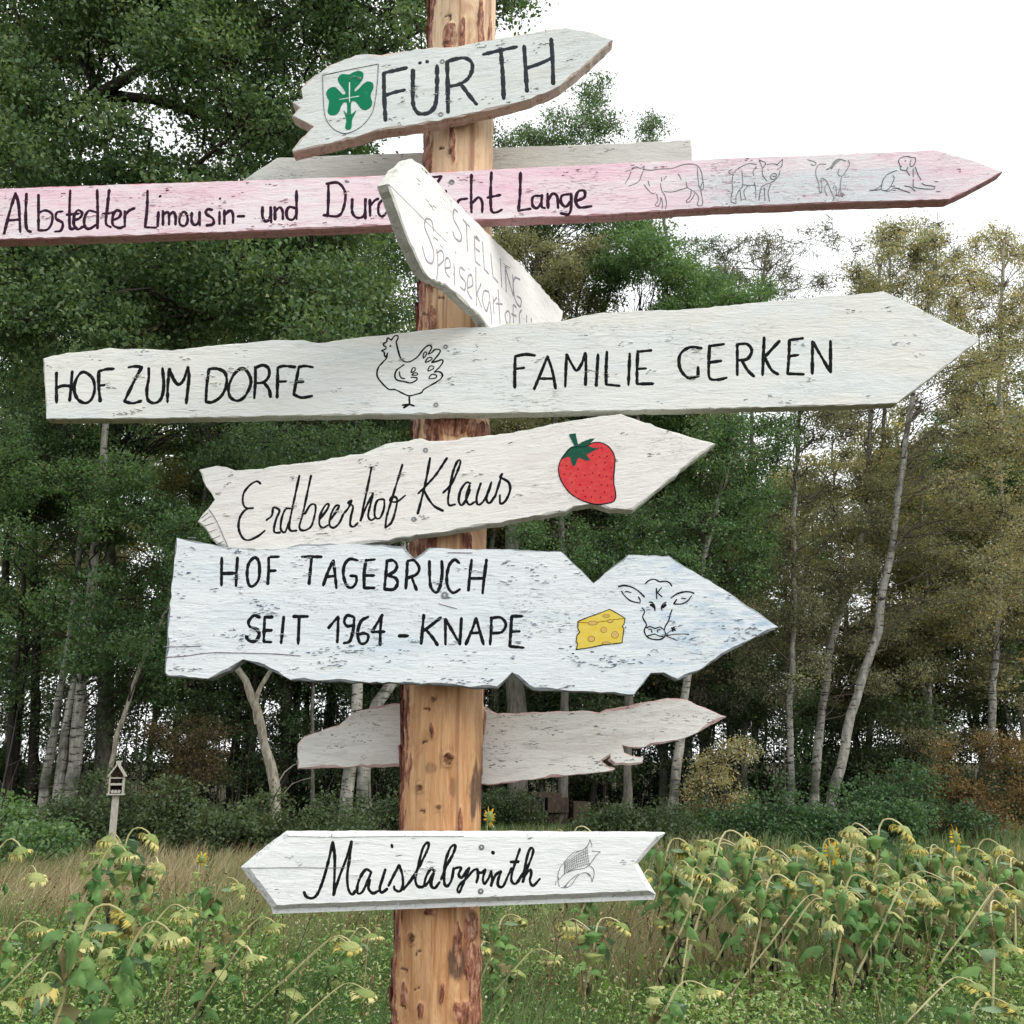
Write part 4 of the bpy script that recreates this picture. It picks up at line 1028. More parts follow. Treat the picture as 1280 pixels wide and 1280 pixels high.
def tree(name, label, path, D, r0, bark, leafm, polys, n_leaves, leaf, tint=(0.2, 0.6), limb_r=0.045, clump=0.32, per=26, seed=0, group=None, twig=None,
         top_r=0.35, extra_paths=(), twigs=7, cat='tree', depth=1.6, holes=(), r_m=0.6, nb=26, foot=None, twig_r=0.007):
    """path: trunk centreline in photo pixels from foot upward, at distance D (or per-point distance)"""
    rg = np.random.default_rng(seed + 100)
    pts = []
    for q in path:
        Yq = q[2] if len(q) > 2 else D
        pts.append(at(q[0], q[1], Yq))
    P = np.array(pts)
    # root the trunk in the ground below its first point
    gz = float(relief(P[0, 0], P[0, 1]))
    if P[0, 2] > gz + 0.05: P = np.vstack([[P[0, 0] + (foot or 0), P[0, 1], gz - 0.15], P])
    else: P[0, 2] = gz - 0.15
    base = P[0].copy()
    Q = catmull(P, 0.55)
    k = len(Q); s_ = np.linspace(0, 1, k)
    Rr = r0 * (1 - (1 - top_r) * s_ ** 0.9) * (1 + 0.06 * rg.normal(size=k)); Rr[:2] *= 1.22
    Q[1:, :2] += rg.normal(size=(k - 1, 2)) * 0.014
    root = empty(name, tuple(base), label, cat, group)
    tp, tr = [Q], [Rr]
    for ep, er in extra_paths:
        E = np.array([at(q[0], q[1], q[2] if len(q) > 2 else D) for q in ep]); E = catmull(E, 0.5)
        tp.append(E); tr.append(er * np.linspace(1, 0.35, len(E)) * (1 + 0.05 * rg.normal(size=len(E))))
    V, F = tubes([p - base for p in tp], tr, 9)
    link('trunk', mesh_np('trunk', V, F, [bark], smooth=True), root)
    if n_leaves and polys:
        bl = np.vstack([blobs_in(rg, pl, D, max(4, int(nb * wgt)), r_m, depth, holes) for pl, wgt in polys])
        bi, cc, lp, cn = crown_points(rg, bl, n_leaves, clump, per)
        tt = np.clip(tint[0] + (tint[1] - tint[0]) * (0.72 * cn + 0.28 * rg.uniform(0, 1, len(lp))) + 0.08 * rg.normal(size=len(lp)), 0, 1)
        V, F, _ = leaf_quads(rg, lp - base, leaf, None)
        link('crown', mesh_np('crown', V, F, [leafm], {'tint': ('FACE', tt)}), root)
        # limbs to each foliage mass, twigs into each clump
        bp, br = [], []
        Tall = np.vstack(tp)
        for bb in bl:
            d = np.linalg.norm(Tall - bb[:3], axis=1) + np.where(Tall[:, 2] > bb[2] - 0.2, 2.2 * (Tall[:, 2] - bb[2] + 0.2), 0)
            ia = int(np.argmin(d)); a = Tall[max(1, ia - int(rg.integers(0, 4))) if ia < len(Q) else ia]
            m_ = (a + bb[:3]) / 2 + np.array([rg.normal() * 0.2, rg.normal() * 0.2, 0.1 + rg.uniform(0, 0.35)])
            L = catmull(np.array([a, m_, bb[:3]]), 0.5)
            L[1:-1] += rg.normal(size=(len(L) - 2, 3)) * 0.09
            bp.append(L - base); br.append(limb_r * np.linspace(1, 0.3, len(L)))
        nt_ = min(len(cc), twigs * len(bl))
        sel = rg.choice(len(cc), nt_, replace=False)
        for i in sel:
            c0 = bl[bi[i], :3] + rg.normal(size=3) * 0.08; c1 = cc[i]; out_ = c1 + (c1 - c0) * 0.25
            mm = (c0 + c1) / 2 + rg.normal(size=3) * 0.09
            bp.append(np.array([c0, mm, c1, out_]) - base); br.append(np.array([2.0, 1.5, 1.0, 0.4]) * twig_r)
        V, F = tubes(bp, br, 4)
        link('branches', mesh_np('branches', V, F, [twig or K_twig]), root)
    TREES.append(root)
    return root


# ---- the big oak on the left, its trunk outside the picture, its limbs reaching in
oak_poly = [(-90, -160), (570, -160), (560, 40), (500, 60), (470, 90), (440, 200), (490, 400), (430, 425), (300, 430), (200, 450), (-90, 450)]
oak_tip = [(540, -120), (700, -120), (668, 2), (640, 12), (560, 20)]
tree('oak_tree', 'big dark green oak with heavy limbs reaching in over the pink board', [(-260, 1060, 17), (-250, 700, 17), (-235, 420, 17), (-215, 230, 17), (-150, 60, 17), (-60, -160, 17)], 17, 0.42, K_dark, L_oak,
     [(oak_poly, 1.0), (oak_tip, 0.05)], 350000, 0.088, (0.05, 0.85), 0.035, 0.30, 28, 1, r_m=0.66, nb=400, twig_r=0.005, depth=2.6, twigs=8,
     holes=[(362, 112, 26, 18)],
     extra_paths=[([(-235, 330, 17), (-100, 170, 16.4), (0, 150, 16), (80, 138, 15.8), (140, 108, 15.6), (178, 84, 15.6), (230, 40, 15.6)], 0.20),
                  ([(120, 118, 15.8), (200, 126, 15.8), (260, 148, 15.9), (330, 165, 16), (395, 158, 16.2), (440, 175, 16.3)], 0.10),
                  ([(-220, 300, 17), (-80, 215, 16.5), (0, 188, 16.2), (70, 200, 16), (150, 218, 16), (230, 226, 16)], 0.13),
                  ([(225, 96, 16), (285, 84, 16), (330, 55, 16), (372, 22, 16), (420, -20, 16)], 0.075),
                  ([(300, 120, 16.3), (345, 130, 16.3), (385, 115, 16.3), (450, 90, 16.4)], 0.05),
                  ([(-235, 500, 17), (-60, 370, 16.4), (60, 350, 16), (160, 370, 15.8), (240, 400, 15.8)], 0.10),
                  ([(260, 340, 16), (330, 352, 16), (400, 380, 16)], 0.035)])

# ---- trees of the wood's edge; trunks measured from the photograph
T = tree
T('birch_tree', 'pale forked birch trunk nearest the birdhouse post, on its left side', [(88, 1000), (98, 900), (106, 830), (118, 700), (127, 600), (135, 470)], 27, 0.20, K_birch, L_green,
  [([(-10, 560), (120, 540), (215, 640), (235, 820), (200, 900), (120, 880), (-10, 800)], 1)], 30000, 0.095, (0.25, 0.95), 0.03, 0.36, 26, 2, nb=44, holes=[(30, 740, 34, 50), (70, 790, 28, 34), (20, 860, 40, 50)], extra_paths=[([(72, 1005), (84, 900), (96, 840), (104, 760)], 0.15)])
T('birch_tree', 'slim pale birch trunk leaning right at the far left', [(54, 1000), (66, 920), (78, 850), (92, 760), (104, 640), (112, 560)], 28, 0.14, K_birch, L_oak, [([(-30, 430), (160, 440), (170, 560), (60, 640), (-30, 640)], 1)], 22000, 0.085, (0.1, 0.6), 0.03, 0.34, 26, 3, nb=34)
T('alder_tree', 'thick dark trunk standing just behind the birdhouse', [(127, 985), (131, 900), (133, 800), (140, 660), (150, 500)], 29, 0.27, K_grey, L_oak, [([(100, 430), (320, 430), (330, 540), (240, 560), (110, 560)], 1)], 26000, 0.085, (0.05, 0.5), 0.04, 0.34, 26, 4, nb=40)
T('alder_tree', 'thin grey sapling leaning steeply right behind the birdhouse', [(136, 985), (146, 920), (160, 880), (176, 830), (196, 790), (214, 750), (235, 700)], 26, 0.075, K_dead, L_green, [([(190, 640), (250, 650), (225, 760), (200, 860), (160, 860), (150, 760)], 1)], 9000, 0.09, (0.2, 0.8), 0.02, 0.3, 24, 5, nb=14)
T('alder_tree', 'dark slanting trunk near the left edge of the wood', [(10, 990), (16, 880), (26, 780), (34, 650)], 29, 0.13, K_dark, L_oak, [([(-60, 440), (60, 440), (60, 620), (-60, 640)], 1)], 12000, 0.085, (0.05, 0.6), 0.03, 0.34, 26, 6, nb=20)
T('alder_tree', 'dark straight trunk right of the leftmost slanting one', [(42, 960), (44, 860), (46, 760), (40, 560)], 30, 0.17, K_dark, L_green, [([(-30, 560), (90, 560), (110, 700), (0, 700)], 1)], 9000, 0.09, (0.1, 0.7), 0.03, 0.34, 26, 7, nb=16)
T('dead_tree', 'crooked bare forked trunk below the notch of the blue white board', [(345, 1035), (342, 985), (330, 930), (322, 890), (306, 850), (292, 825), (285, 790)], 23, 0.15, K_dead, None, [], 0, 0, top_r=0.32, seed=8, extra_paths=[([(322, 905), (319, 880), (326, 858), (340, 835), (352, 800)], 0.075), ([(345, 985), (356, 965), (378, 952), (400, 958)], 0.02), ([(350, 1000), (365, 980), (390, 972)], 0.014)])
T('birch_tree', 'stout pale birch pair standing left of the log under the blank board', [(456, 1060), (454, 1000), (456, 940), (470, 880), (492, 850), (500, 760), (505, 640)], 21, 0.17, K_birch, L_oak, [([(330, 540), (520, 540), (520, 700), (440, 760), (340, 700)], 1)], 24000, 0.075, (0.03, 0.45), 0.03, 0.34, 26, 9, nb=34, extra_paths=[([(430, 1060), (434, 990), (442, 930), (447, 860), (446, 760), (440, 640)], 0.15)])
T('alder_tree', 'slim grey forked trunk between the dead tree and the birch pair', [(392, 1010), (390, 940), (391, 860), (398, 780)], 27, 0.07, K_grey, L_oak, [([(250, 540), (430, 540), (440, 660), (280, 680)], 1), ([(150, 300), (535, 270), (535, 430), (150, 440)], 2.2)], 62000, 0.09, (0.03, 0.45), 0.02, 0.34, 26, 10, nb=30)
T('alder_tree', 'tall dark tree rising behind the log', [(648, 1035), (646, 900), (640, 700), (650, 450), (690, 250)], 27, 0.28, K_grey, L_oak,
  [([(500, 60), (540, 100), (545, 420), (640, 420), (640, 170), (600, 150)], .5), ([(620, 178), (660, 150), (700, 140), (728, 104), (745, 98), (760, 140), (775, 178), (800, 178), (812, 150), (822, 160), (830, 200), (800, 300), (620, 300)], 1.2)], 56000, 0.075, (0.1, 0.62), 0.02, 0.30, 22, 11, nb=90, r_m=0.42, depth=1.2)
T('alder_tree', 'olive and yellow turning tree right of the log below the pink board', [(700, 1040), (706, 900), (704, 700), (690, 450)], 26, 0.13, K_grey, L_birch,
  [([(615, 275), (740, 285), (770, 330), (775, 420), (625, 425)], 1), ([(622, 520), (720, 520), (700, 600), (625, 640)], .3)], 38000, 0.078, (0.05, 0.8), 0.025, 0.3, 24, 12, nb=46, r_m=0.5)
T('alder_tree', 'fresh green rounded crown between the pink board and the longest board', [(782, 1040), (786, 900), (790, 700), (800, 450)], 25, 0.12, K_grey, L_green,
  [([(745, 280), (850, 275), (868, 330), (900, 350), (955, 350), (962, 395), (770, 425)], 1)], 34000, 0.08, (0.3, 0.95), 0.02, 0.3, 24, 13, nb=44, r_m=0.46)
T('alder_tree', 'green lobed tree behind the strawberry board tip', [(836, 1040), (846, 960), (856, 880), (866, 800), (880, 700), (905, 600), (920, 540)], 24, 0.12, K_birch, L_green,
  [([(880, 520), (985, 515), (990, 600), (960, 640), (880, 610)], .5), ([(640, 660), (770, 625), (850, 620), (975, 660), (960, 720), (860, 730), (720, 760), (650, 690)], 1)], 38000, 0.075, (0.2, 0.9), 0.02, 0.32, 24, 14, nb=60, r_m=0.45)
R1 = [([(955, 400), (1100, 380), (1100, 560), (1080, 780), (1000, 880), (930, 860), (955, 560)], 1)]
T('birch_tree', 'slender straight white birch, leftmost of the three right of the board tips', [(990, 1020), (988, 960), (987, 900), (990, 830), (993, 760), (992, 660), (1000, 500), (1010, 380)], 26, 0.10, K_birch, L_birch, R1, 42000, 0.062, (0.0, 0.75), 0.02, 0.3, 20, 15, nb=70, r_m=0.42, twig=K_twigp, twigs=9)
T('birch_tree', 'middle white birch of the three, curving up to the right', [(1018, 1000), (1022, 940), (1029, 880), (1037, 820), (1046, 780), (1066, 720), (1082, 640), (1090, 480), (1100, 330)], 27, 0.125, K_birch, L_birch,
  [([(1040, 420), (1200, 380), (1210, 560), (1190, 760), (1150, 880), (1080, 860), (1060, 720)], 1), ([(1060, 330), (1090, 290), (1110, 300), (1110, 380), (1050, 380)], .15)], 45000, 0.064, (0.05, 0.9), 0.014, 0.3, 20, 16, nb=76, r_m=0.42, twig=K_twigp, twigs=9, extra_paths=[([(1048, 775), (1052, 740), (1050, 690), (1040, 640)], 0.06)])
T('birch_tree', 'rightmost white birch of the three, leaning right with a sinuous trunk', [(1040, 1000), (1054, 940), (1064, 895), (1080, 840), (1098, 790), (1102, 740), (1112, 700), (1120, 640), (1140, 500), (1170, 330)], 25, 0.13, K_birch, L_birch,
  [([(1180, 400), (1310, 370), (1310, 620), (1300, 760), (1200, 760)], 1), ([(1100, 300), (1150, 268), (1175, 300), (1200, 330), (1180, 390), (1100, 390)], .3)], 44000, 0.064, (0.1, 0.95), 0.014, 0.3, 20, 17, nb=66, r_m=0.42, twig=K_twigp, twigs=9, extra_paths=[([(1104, 730), (1116, 690), (1128, 672)], 0.04)])
T('birch_tree', 'golden brown birch crown against the sky at the right edge', [(1236, 1030), (1240, 900), (1250, 700), (1250, 450), (1256, 300)], 28, 0.12, K_birch, L_birch,
  [([(1190, 300), (1225, 285), (1250, 268), (1310, 290), (1320, 460), (1190, 440)], 1), ([(1180, 640), (1310, 620), (1310, 780), (1190, 800)], .7)], 42000, 0.064, (0.2, 1.0), 0.014, 0.3, 20, 18, nb=60, r_m=0.42, twig=K_twigp, twigs=9)
T('birch_tree', 'thin straight grey trunk further right with open sky beside it', [(1166, 1010), (1163, 930), (1162, 860), (1160, 760), (1150, 600)], 29, 0.085, K_birch, L_birch,
  [([(1060, 660), (1200, 640), (1290, 760), (1300, 930), (1150, 940), (1080, 880)], 1)], 36000, 0.066, (0.05, 0.85), 0.014, 0.3, 20, 19, nb=46, r_m=0.42, twigs=9)
T('birch_tree', 'sparse airy birch top in the sky gap above the longest board', [(930, 1030), (932, 800), (938, 600), (945, 420), (960, 300)], 29, 0.10, K_grey, L_birch,
  [([(870, 330), (930, 300), (990, 290), (1045, 270), (1060, 370), (900, 380)], 1), ([(860, 740), (985, 760), (985, 900), (870, 880)], .9)], 14000, 0.055, (0.0, 0.5), 0.016, 0.26, 14, 20, nb=60, r_m=0.42, twig=K_twigp, twigs=14, twig_r=0.006)
T('birch_tree', 'nearly bare twiggy birch between the two golden crowns', [(1085, 1030), (1090, 800), (1100, 600), (1110, 420), (1112, 320)], 31, 0.10, K_grey, L_birch,
  [([(1060, 310), (1110, 285), (1175, 275), (1200, 300), (1195, 420), (1060, 420)], 1)], 9000, 0.055, (0.0, 0.5), 0.016, 0.26, 12, 21, nb=40, r_m=0.45, twig=K_twigp, twigs=16, twig_r=0.006)
T('alder_tree', 'small sprig topped tree just above the right end of the grey back board', [(880, 1030), (878, 800), (870, 500), (820, 230)], 30, 0.12, K_grey, L_oak,
  [([(800, 190), (812, 140), (826, 190)], .3), ([(850, 300), (880, 290), (960, 380), (850, 400)], 1)], 7000, 0.06, (0.1, 0.5), 0.016, 0.26, 14, 22, nb=24, r_m=0.30, twig=K_twigp)
T('spindle_shrub', 'rusty brown leafy shrub at the right edge under the birches', [(1215, 1060), (1216, 1000), (1222, 960)], 24, 0.05, K_grey, L_rust,
  [([(1140, 960), (1200, 920), (1300, 930), (1320, 1060), (1150, 1050)], 1)], 16000, 0.065, (0.1, 1.0), 0.012, 0.3, 22, 23, nb=26, r_m=0.36, cat='shrub', depth=1.0)
T('spindle_shrub', 'yellow brown shrub right of the leaning birch trunk beside the lowest board', [(880, 1060), (882, 1010), (886, 970)], 23, 0.04, K_grey, L_birch,
  [([(858, 960), (930, 935), (945, 1000), (935, 1040), (862, 1040)], 1)], 9000, 0.06, (0.3, 1.0), 0.012, 0.26, 20, 24, nb=20, r_m=0.3, cat='shrub', depth=0.8)
T('spindle_shrub', 'dark rusty shrub hanging over the undergrowth left of the dead tree', [(235, 1010), (236, 960), (240, 930)], 26, 0.05, K_dark, L_rust,
  [([(190, 900), (270, 905), (280, 980), (200, 990)], 1)], 8000, 0.06, (0.0, 0.35), 0.012, 0.26, 20, 25, nb=18, r_m=0.4, cat='shrub', depth=0.8)

# ---- the wood behind: trunks, then crowns, shared meshes
rgb_ = np.random.default_rng(77)


def make_back(kind):
    rg = np.random.default_rng(900 + kind)
    H = 15.0 + kind * 0.7
    lean = rg.normal() * 0.5
    P = np.array([[0, 0, -0.3], [lean * .15, 0, 2.5], [lean * .4, .1, 7.5], [lean, .2, H]])
    Q = catmull(P, 0.6); Q[1:, :2] += rg.normal(size=(len(Q) - 1, 2)) * 0.03
    r0 = [0.10, 0.14, 0.17, 0.12][kind]
    paths, radii = [Q], [r0 * np.linspace(1, 0.25, len(Q))]
    if kind in (1, 3):
        E = catmull(np.array([Q[4], Q[4] + [0.5, 0.1, 2.2], Q[4] + [0.8 * (1 if kind == 1 else -1), 0, 5.5]]), 0.6)
        paths.append(E); radii.append(r0 * 0.55 * np.linspace(1, 0.3, len(E)))
    V, F = tubes(paths, radii, 7)
    root = empty('forest_tree')
    t_ = link('trunk', mesh_np('trunk', V, F, [[K_dark, K_grey, K_dark, K_birch][kind]], smooth=True), root)
    bl = []
    for i in range(54):
        z = H * (0.24 + 0.76 * rg.uniform() ** 0.9); rad = 2.3 * math.sin(min(1, (H - z) / H + 0.25) * 1.6)
        a_ = rg.uniform(0, 6.283); c0 = np.array([np.interp(z, Q[:, 2], Q[:, 0]), np.interp(z, Q[:, 2], Q[:, 1])])
        bl.append((c0[0] + rad * math.cos(a_) * rg.uniform(.2, 1), c0[1] + rad * math.sin(a_) * rg.uniform(.2, 1), z, rg.uniform(0.4, 0.8)))
    bl = np.array(bl)
    bi, cc, lp, cn = crown_points(rg, bl, 26000, 0.34, 24)
    V, F, _ = leaf_quads(rg, lp, 0.11, None)
    tt = np.clip(0.1 + 0.75 * cn + 0.12 * rg.normal(size=len(lp)), 0, 1)
    link('crown', mesh_np('crown', V, F, [[L_oak, L_green, L_oak, L_birch][kind]], {'tint': ('FACE', tt)}), root)
    bp, br = [], []
    for bb in bl:
        a_ = Q[np.argmin(np.abs(Q[:, 2] - (bb[2] - 0.6)))]
        bp.append(np.array([a_, (a_ + bb[:3]) / 2 + [0, 0, .15], bb[:3]])); br.append(np.array([0.03, 0.02, 0.01]))
    # dead side twigs on the lower trunk
    for i in range(16):
        z = rg.uniform(1.2, 6); a_ = rg.uniform(0, 6.283); L = rg.uniform(0.4, 1.4); c0 = Q[np.argmin(np.abs(Q[:, 2] - z))]
        bp.append(np.array([c0, c0 + [L * .5 * math.cos(a_), L * .5 * math.sin(a_), L * .15], c0 + [L * math.cos(a_), L * math.sin(a_), L * .45]])); br.append(np.array([0.016, 0.010, 0.004]))
    V, F = tubes(bp, br, 4)
    link('branches', mesh_np('branches', V, F, [K_twig]), root)
    return root


def copy_tree(root, loc, rz=0, sc=(1, 1, 1), label=None, cat=None, group=None):
    r = root.copy(); COL.objects.link(r); r.location = loc; r.rotation_euler = (0, 0, rz); r.scale = sc
    tag(r, label, cat, group)
    for ch_ in root.children:
        c_ = ch_.copy(); COL.objects.link(c_); c_.parent = r
        for g_ in ch_.children:
            d_ = g_.copy(); COL.objects.link(d_); d_.parent = c_
    return r


def where(px):
    for lim, w_ in ((80, 'at the far left edge'), (200, 'behind the birdhouse'), (370, 'behind the dead forked tree'), (500, 'behind the pale birch pair'), (620, 'straight behind the log'),
                    (760, 'just right of the log'), (900, 'under the green lobed tree'), (1010, 'left of the three white birches'), (1130, 'behind the three white birches'), (1230, 'right of the three white birches')):
        if px < lim: return w_
    return 'at the far right edge'


protos = [make_back(k) for k in range(4)]
used = [False] * 4
back_rows = []


def row_skip(px, Y_):
    """the wood thins out where the sky shows between its trunks"""
    pr = 0.0
    if px < 190: pr = 0.45
    if px > 850: pr = 0.22
    if 900 < px < 1100: pr = 0.35
    return rgb_.uniform() < pr



for row, (D, sp) in enumerate([(30.5, 1.5), (33.5, 1.5), (37, 1.6), (42, 1.8)]):
    half = 0.56 * D
    xk = -half
    while xk < half:
        xk += sp * rgb_.uniform(0.55, 1.5)
        back_rows.append((xk, D + rgb_.uniform(-1.2, 1.2)))
for (x_, y_) in back_rows:
    pxv = 640 + FPX * x_ / (y_ * CP)
    if row_skip(pxv, y_): continue
    kind = int(rgb_.choice(4, p=[.34, .22, .24, .2] if pxv < 650 else [.2, .2, .2, .4]))
    # the wood is lower to the right, where the sky shows
    hs = np.interp(pxv, [0, 500, 760, 900, 1040, 1250], [1.1, 1.1, 1.0, 0.86, 0.72, 0.88]) * rgb_.uniform(0.85, 1.05) * (y_ / 34) ** 0.6
    lab = ['dark thin trunked tree deep in the wood with a sparse low crown', 'forked grey trunked tree deep in the wood', 'dark straight tree deep in the wood with a fuller crown', 'pale thin trunked birch deep in the wood'][kind]
    grp = ['dark thin trees deep in the wood', 'forked grey trees deep in the wood', 'dark straight trees deep in the wood', 'pale birches deep in the wood'][kind]
    wr = where(pxv); lab = ['dark thin trunked tree deep in the wood', 'forked grey trunked tree deep in the wood', 'dark straight fuller tree deep in the wood', 'pale thin birch deep in the wood'][kind] + ' ' + wr; grp = grp + ' ' + wr
    ws = rgb_.uniform(0.8, 1.2)
    loc = (x_, y_, float(relief(x_, y_)))
    rz = rgb_.uniform(0, 6.28)
    if not used[kind]:
        r = protos[kind]; used[kind] = True
        r.location = loc; r.rotation_euler = (0, 0, rz); r.scale = (ws, ws, hs); tag(r, lab, 'tree', grp)
    else: copy_tree(protos[kind], loc, rz, (ws, ws, hs), lab, 'tree', grp)
for k in range(4):
    if not used[k]:
        protos[k].location = (30, 34, 0)

# ---- undergrowth bushes along the wood's edge
def bush(xpx, D, wpx, hpx, seed, leafm, label, n_l=9000, leaf=0.07, tint=(0, 1), name='bush', group=None):
    rg = np.random.default_rng(seed)
    c = at(xpx, 1000, D); gx_, gy_ = c[0], D
    gz = float(relief(gx_, gy_)); pm_ = px_m(D)
    Wm, Hm = wpx * pm_, hpx * pm_
    base = np.array([gx_, gy_, gz])
    root = empty(name, tuple(base), label, 'bush', group)
    bl = []
    for i in range(26):
        u_ = rg.uniform(-1, 1); hgt = Hm * (1 - 0.55 * u_ * u_) * rg.uniform(0.35, 1.3)
        bl.append((u_ * Wm / 2, rg.uniform(-0.8, 0.8), rg.uniform(0.1, 1) ** 0.7 * hgt * 0.85, rg.uniform(0.2, 0.42)))
    bl = np.array(bl)
    bi, cc, lp, cn = crown_points(rg, bl, n_l, 0.22, 18, 0.7)
    lp[:, 2] = np.abs(lp[:, 2])
    V, F, _ = leaf_quads(rg, lp, leaf, None, up=0.5, aspect=0.7)
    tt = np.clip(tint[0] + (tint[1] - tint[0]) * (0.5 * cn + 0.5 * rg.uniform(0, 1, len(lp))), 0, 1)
    link('foliage', mesh_np('foliage', V, F, [leafm], {'tint': ('FACE', tt)}), root)
    bp = [np.array([[q[0] * 0.3, q[1] * 0.3, 0], [q[0] * .7, q[1] * .7, q[2] * 0.6], q[:3]]) for q in cc[:90]] + [np.array([[q[0] * .5, q[1] * .5, 0.1], [q[0] * .9, q[1], q[2]], [q[0] * 1.1 + .1, q[1], q[2] + rg.uniform(.15, .55)]]) for q in cc[90:130]]
    V, F = tubes(bp, [np.array([0.012, 0.009, 0.004])] * len(bp), 4)
    link('stems', mesh_np('stems', V, F, [K_twig]), root)


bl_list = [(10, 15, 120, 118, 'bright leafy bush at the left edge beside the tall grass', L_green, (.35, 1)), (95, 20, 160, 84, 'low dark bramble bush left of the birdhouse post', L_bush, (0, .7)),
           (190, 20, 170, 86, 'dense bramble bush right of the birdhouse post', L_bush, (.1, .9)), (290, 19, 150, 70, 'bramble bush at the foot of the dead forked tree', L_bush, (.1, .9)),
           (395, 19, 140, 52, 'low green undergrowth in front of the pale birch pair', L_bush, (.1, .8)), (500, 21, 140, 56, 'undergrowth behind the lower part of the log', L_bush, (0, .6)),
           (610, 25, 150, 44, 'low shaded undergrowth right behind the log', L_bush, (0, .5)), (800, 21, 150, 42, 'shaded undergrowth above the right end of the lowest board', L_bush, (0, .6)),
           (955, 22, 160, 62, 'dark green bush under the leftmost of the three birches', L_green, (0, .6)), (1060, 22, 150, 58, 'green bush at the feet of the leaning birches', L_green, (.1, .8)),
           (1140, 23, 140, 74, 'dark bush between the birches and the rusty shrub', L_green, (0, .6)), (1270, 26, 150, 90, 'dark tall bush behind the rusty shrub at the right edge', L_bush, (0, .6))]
for i, (x_, D_, w_, h_, lb_, lm_, tt_) in enumerate(bl_list):
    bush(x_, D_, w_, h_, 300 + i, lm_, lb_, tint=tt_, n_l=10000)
# darker thicket further in, closing the view under the crowns
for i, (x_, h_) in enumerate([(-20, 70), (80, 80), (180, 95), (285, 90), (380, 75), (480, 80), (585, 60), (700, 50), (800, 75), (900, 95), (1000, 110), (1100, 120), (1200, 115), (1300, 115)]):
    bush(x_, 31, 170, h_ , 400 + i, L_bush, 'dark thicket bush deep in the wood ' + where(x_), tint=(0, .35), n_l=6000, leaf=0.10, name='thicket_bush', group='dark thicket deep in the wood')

# saplings and suckers filling the space under the crowns
def make_sapling(kind):
    rg = np.random.default_rng(1500 + kind)
    root = empty('sapling'); H = 4.2; bp, br, tips = [], [], []
    for s_ in range(4):
        x0, y0 = rg.normal() * 0.5, rg.normal() * 0.3
        P = catmull(np.array([[x0, y0, -0.1], [x0 + rg.normal() * .15, y0, H * .4], [x0 + rg.normal() * .4, y0, H * rg.uniform(.75, 1)]]), 0.5)
        bp.append(P); br.append(0.03 * np.linspace(1, 0.25, len(P)))
        for i in range(9):
            c0 = P[rg.integers(2, len(P))]; a_ = rg.uniform(0, 6.28); L = rg.uniform(0.4, 1.1)
            e = c0 + [L * math.cos(a_), L * math.sin(a_), L * .5]; bp.append(np.array([c0, (c0 + e) / 2, e])); br.append(np.array([0.012, 0.008, 0.004])); tips.append((*e, 0.4))
    V, F = tubes(bp, br, 4)
    link('stems', mesh_np('stems', V, F, [K_grey if kind else K_twig]), root)
    bi, cc, lp, cn = crown_points(rg, np.array(tips), 5200, 0.3, 16)
    V, F, _ = leaf_quads(rg, lp, 0.085, None)
    link('foliage', mesh_np('foliage', V, F, [L_bush if kind != 1 else L_oak], {'tint': ('FACE', np.clip(0.05 + 0.55 * cn + 0.1 * rg.normal(size=len(lp)), 0, 1))}), root)
    return root


sap = [make_sapling(k) for k in range(3)]
for i in range(74):
    D_ = [29.5, 32, 35.5][i % 3] + rgb_.uniform(-0.8, 0.8); x_ = (-0.56 + 1.12 * (i + rgb_.uniform(0, 1)) / 74) * D_
    pxs = 640 + FPX * x_ / (D_ * CP)
    if i > 5 and rgb_.uniform() < (0.6 if pxs < 170 or pxs > 900 else 0.25): continue
    loc = (x_, D_, float(relief(x_, D_))); k_ = i % 3 if i < 3 else int(rgb_.integers(0, 3)); rz = rgb_.uniform(0, 6.28); q = rgb_.uniform(0.7, 1.25)
    lb_ = ['leafy dark sapling clump filling the space under the wood\'s crowns', 'olive leaved sapling clump between the trunks', 'grey stemmed leafy sapling clump between the trunks'][k_]
    gp_ = ['dark saplings under the crowns', 'olive saplings between the trunks', 'grey stemmed saplings between the trunks'][k_]
    wr = where(640 + FPX * x_ / (D_ * CP)); lb_ = ['dark leafy sapling clump under the crowns', 'olive leaved sapling clump between the trunks', 'grey stemmed leafy sapling clump'][k_] + ' ' + wr; gp_ += ' ' + wr
    if i < 3:
        r = sap[k_]; r.location = loc; r.rotation_euler = (0, 0, rz); r.scale = (q, q, q); tag(r, lb_, 'sapling', gp_)
    else: copy_tree(sap[k_], loc, rz, (q, q, q), lb_, 'sapling', gp_)

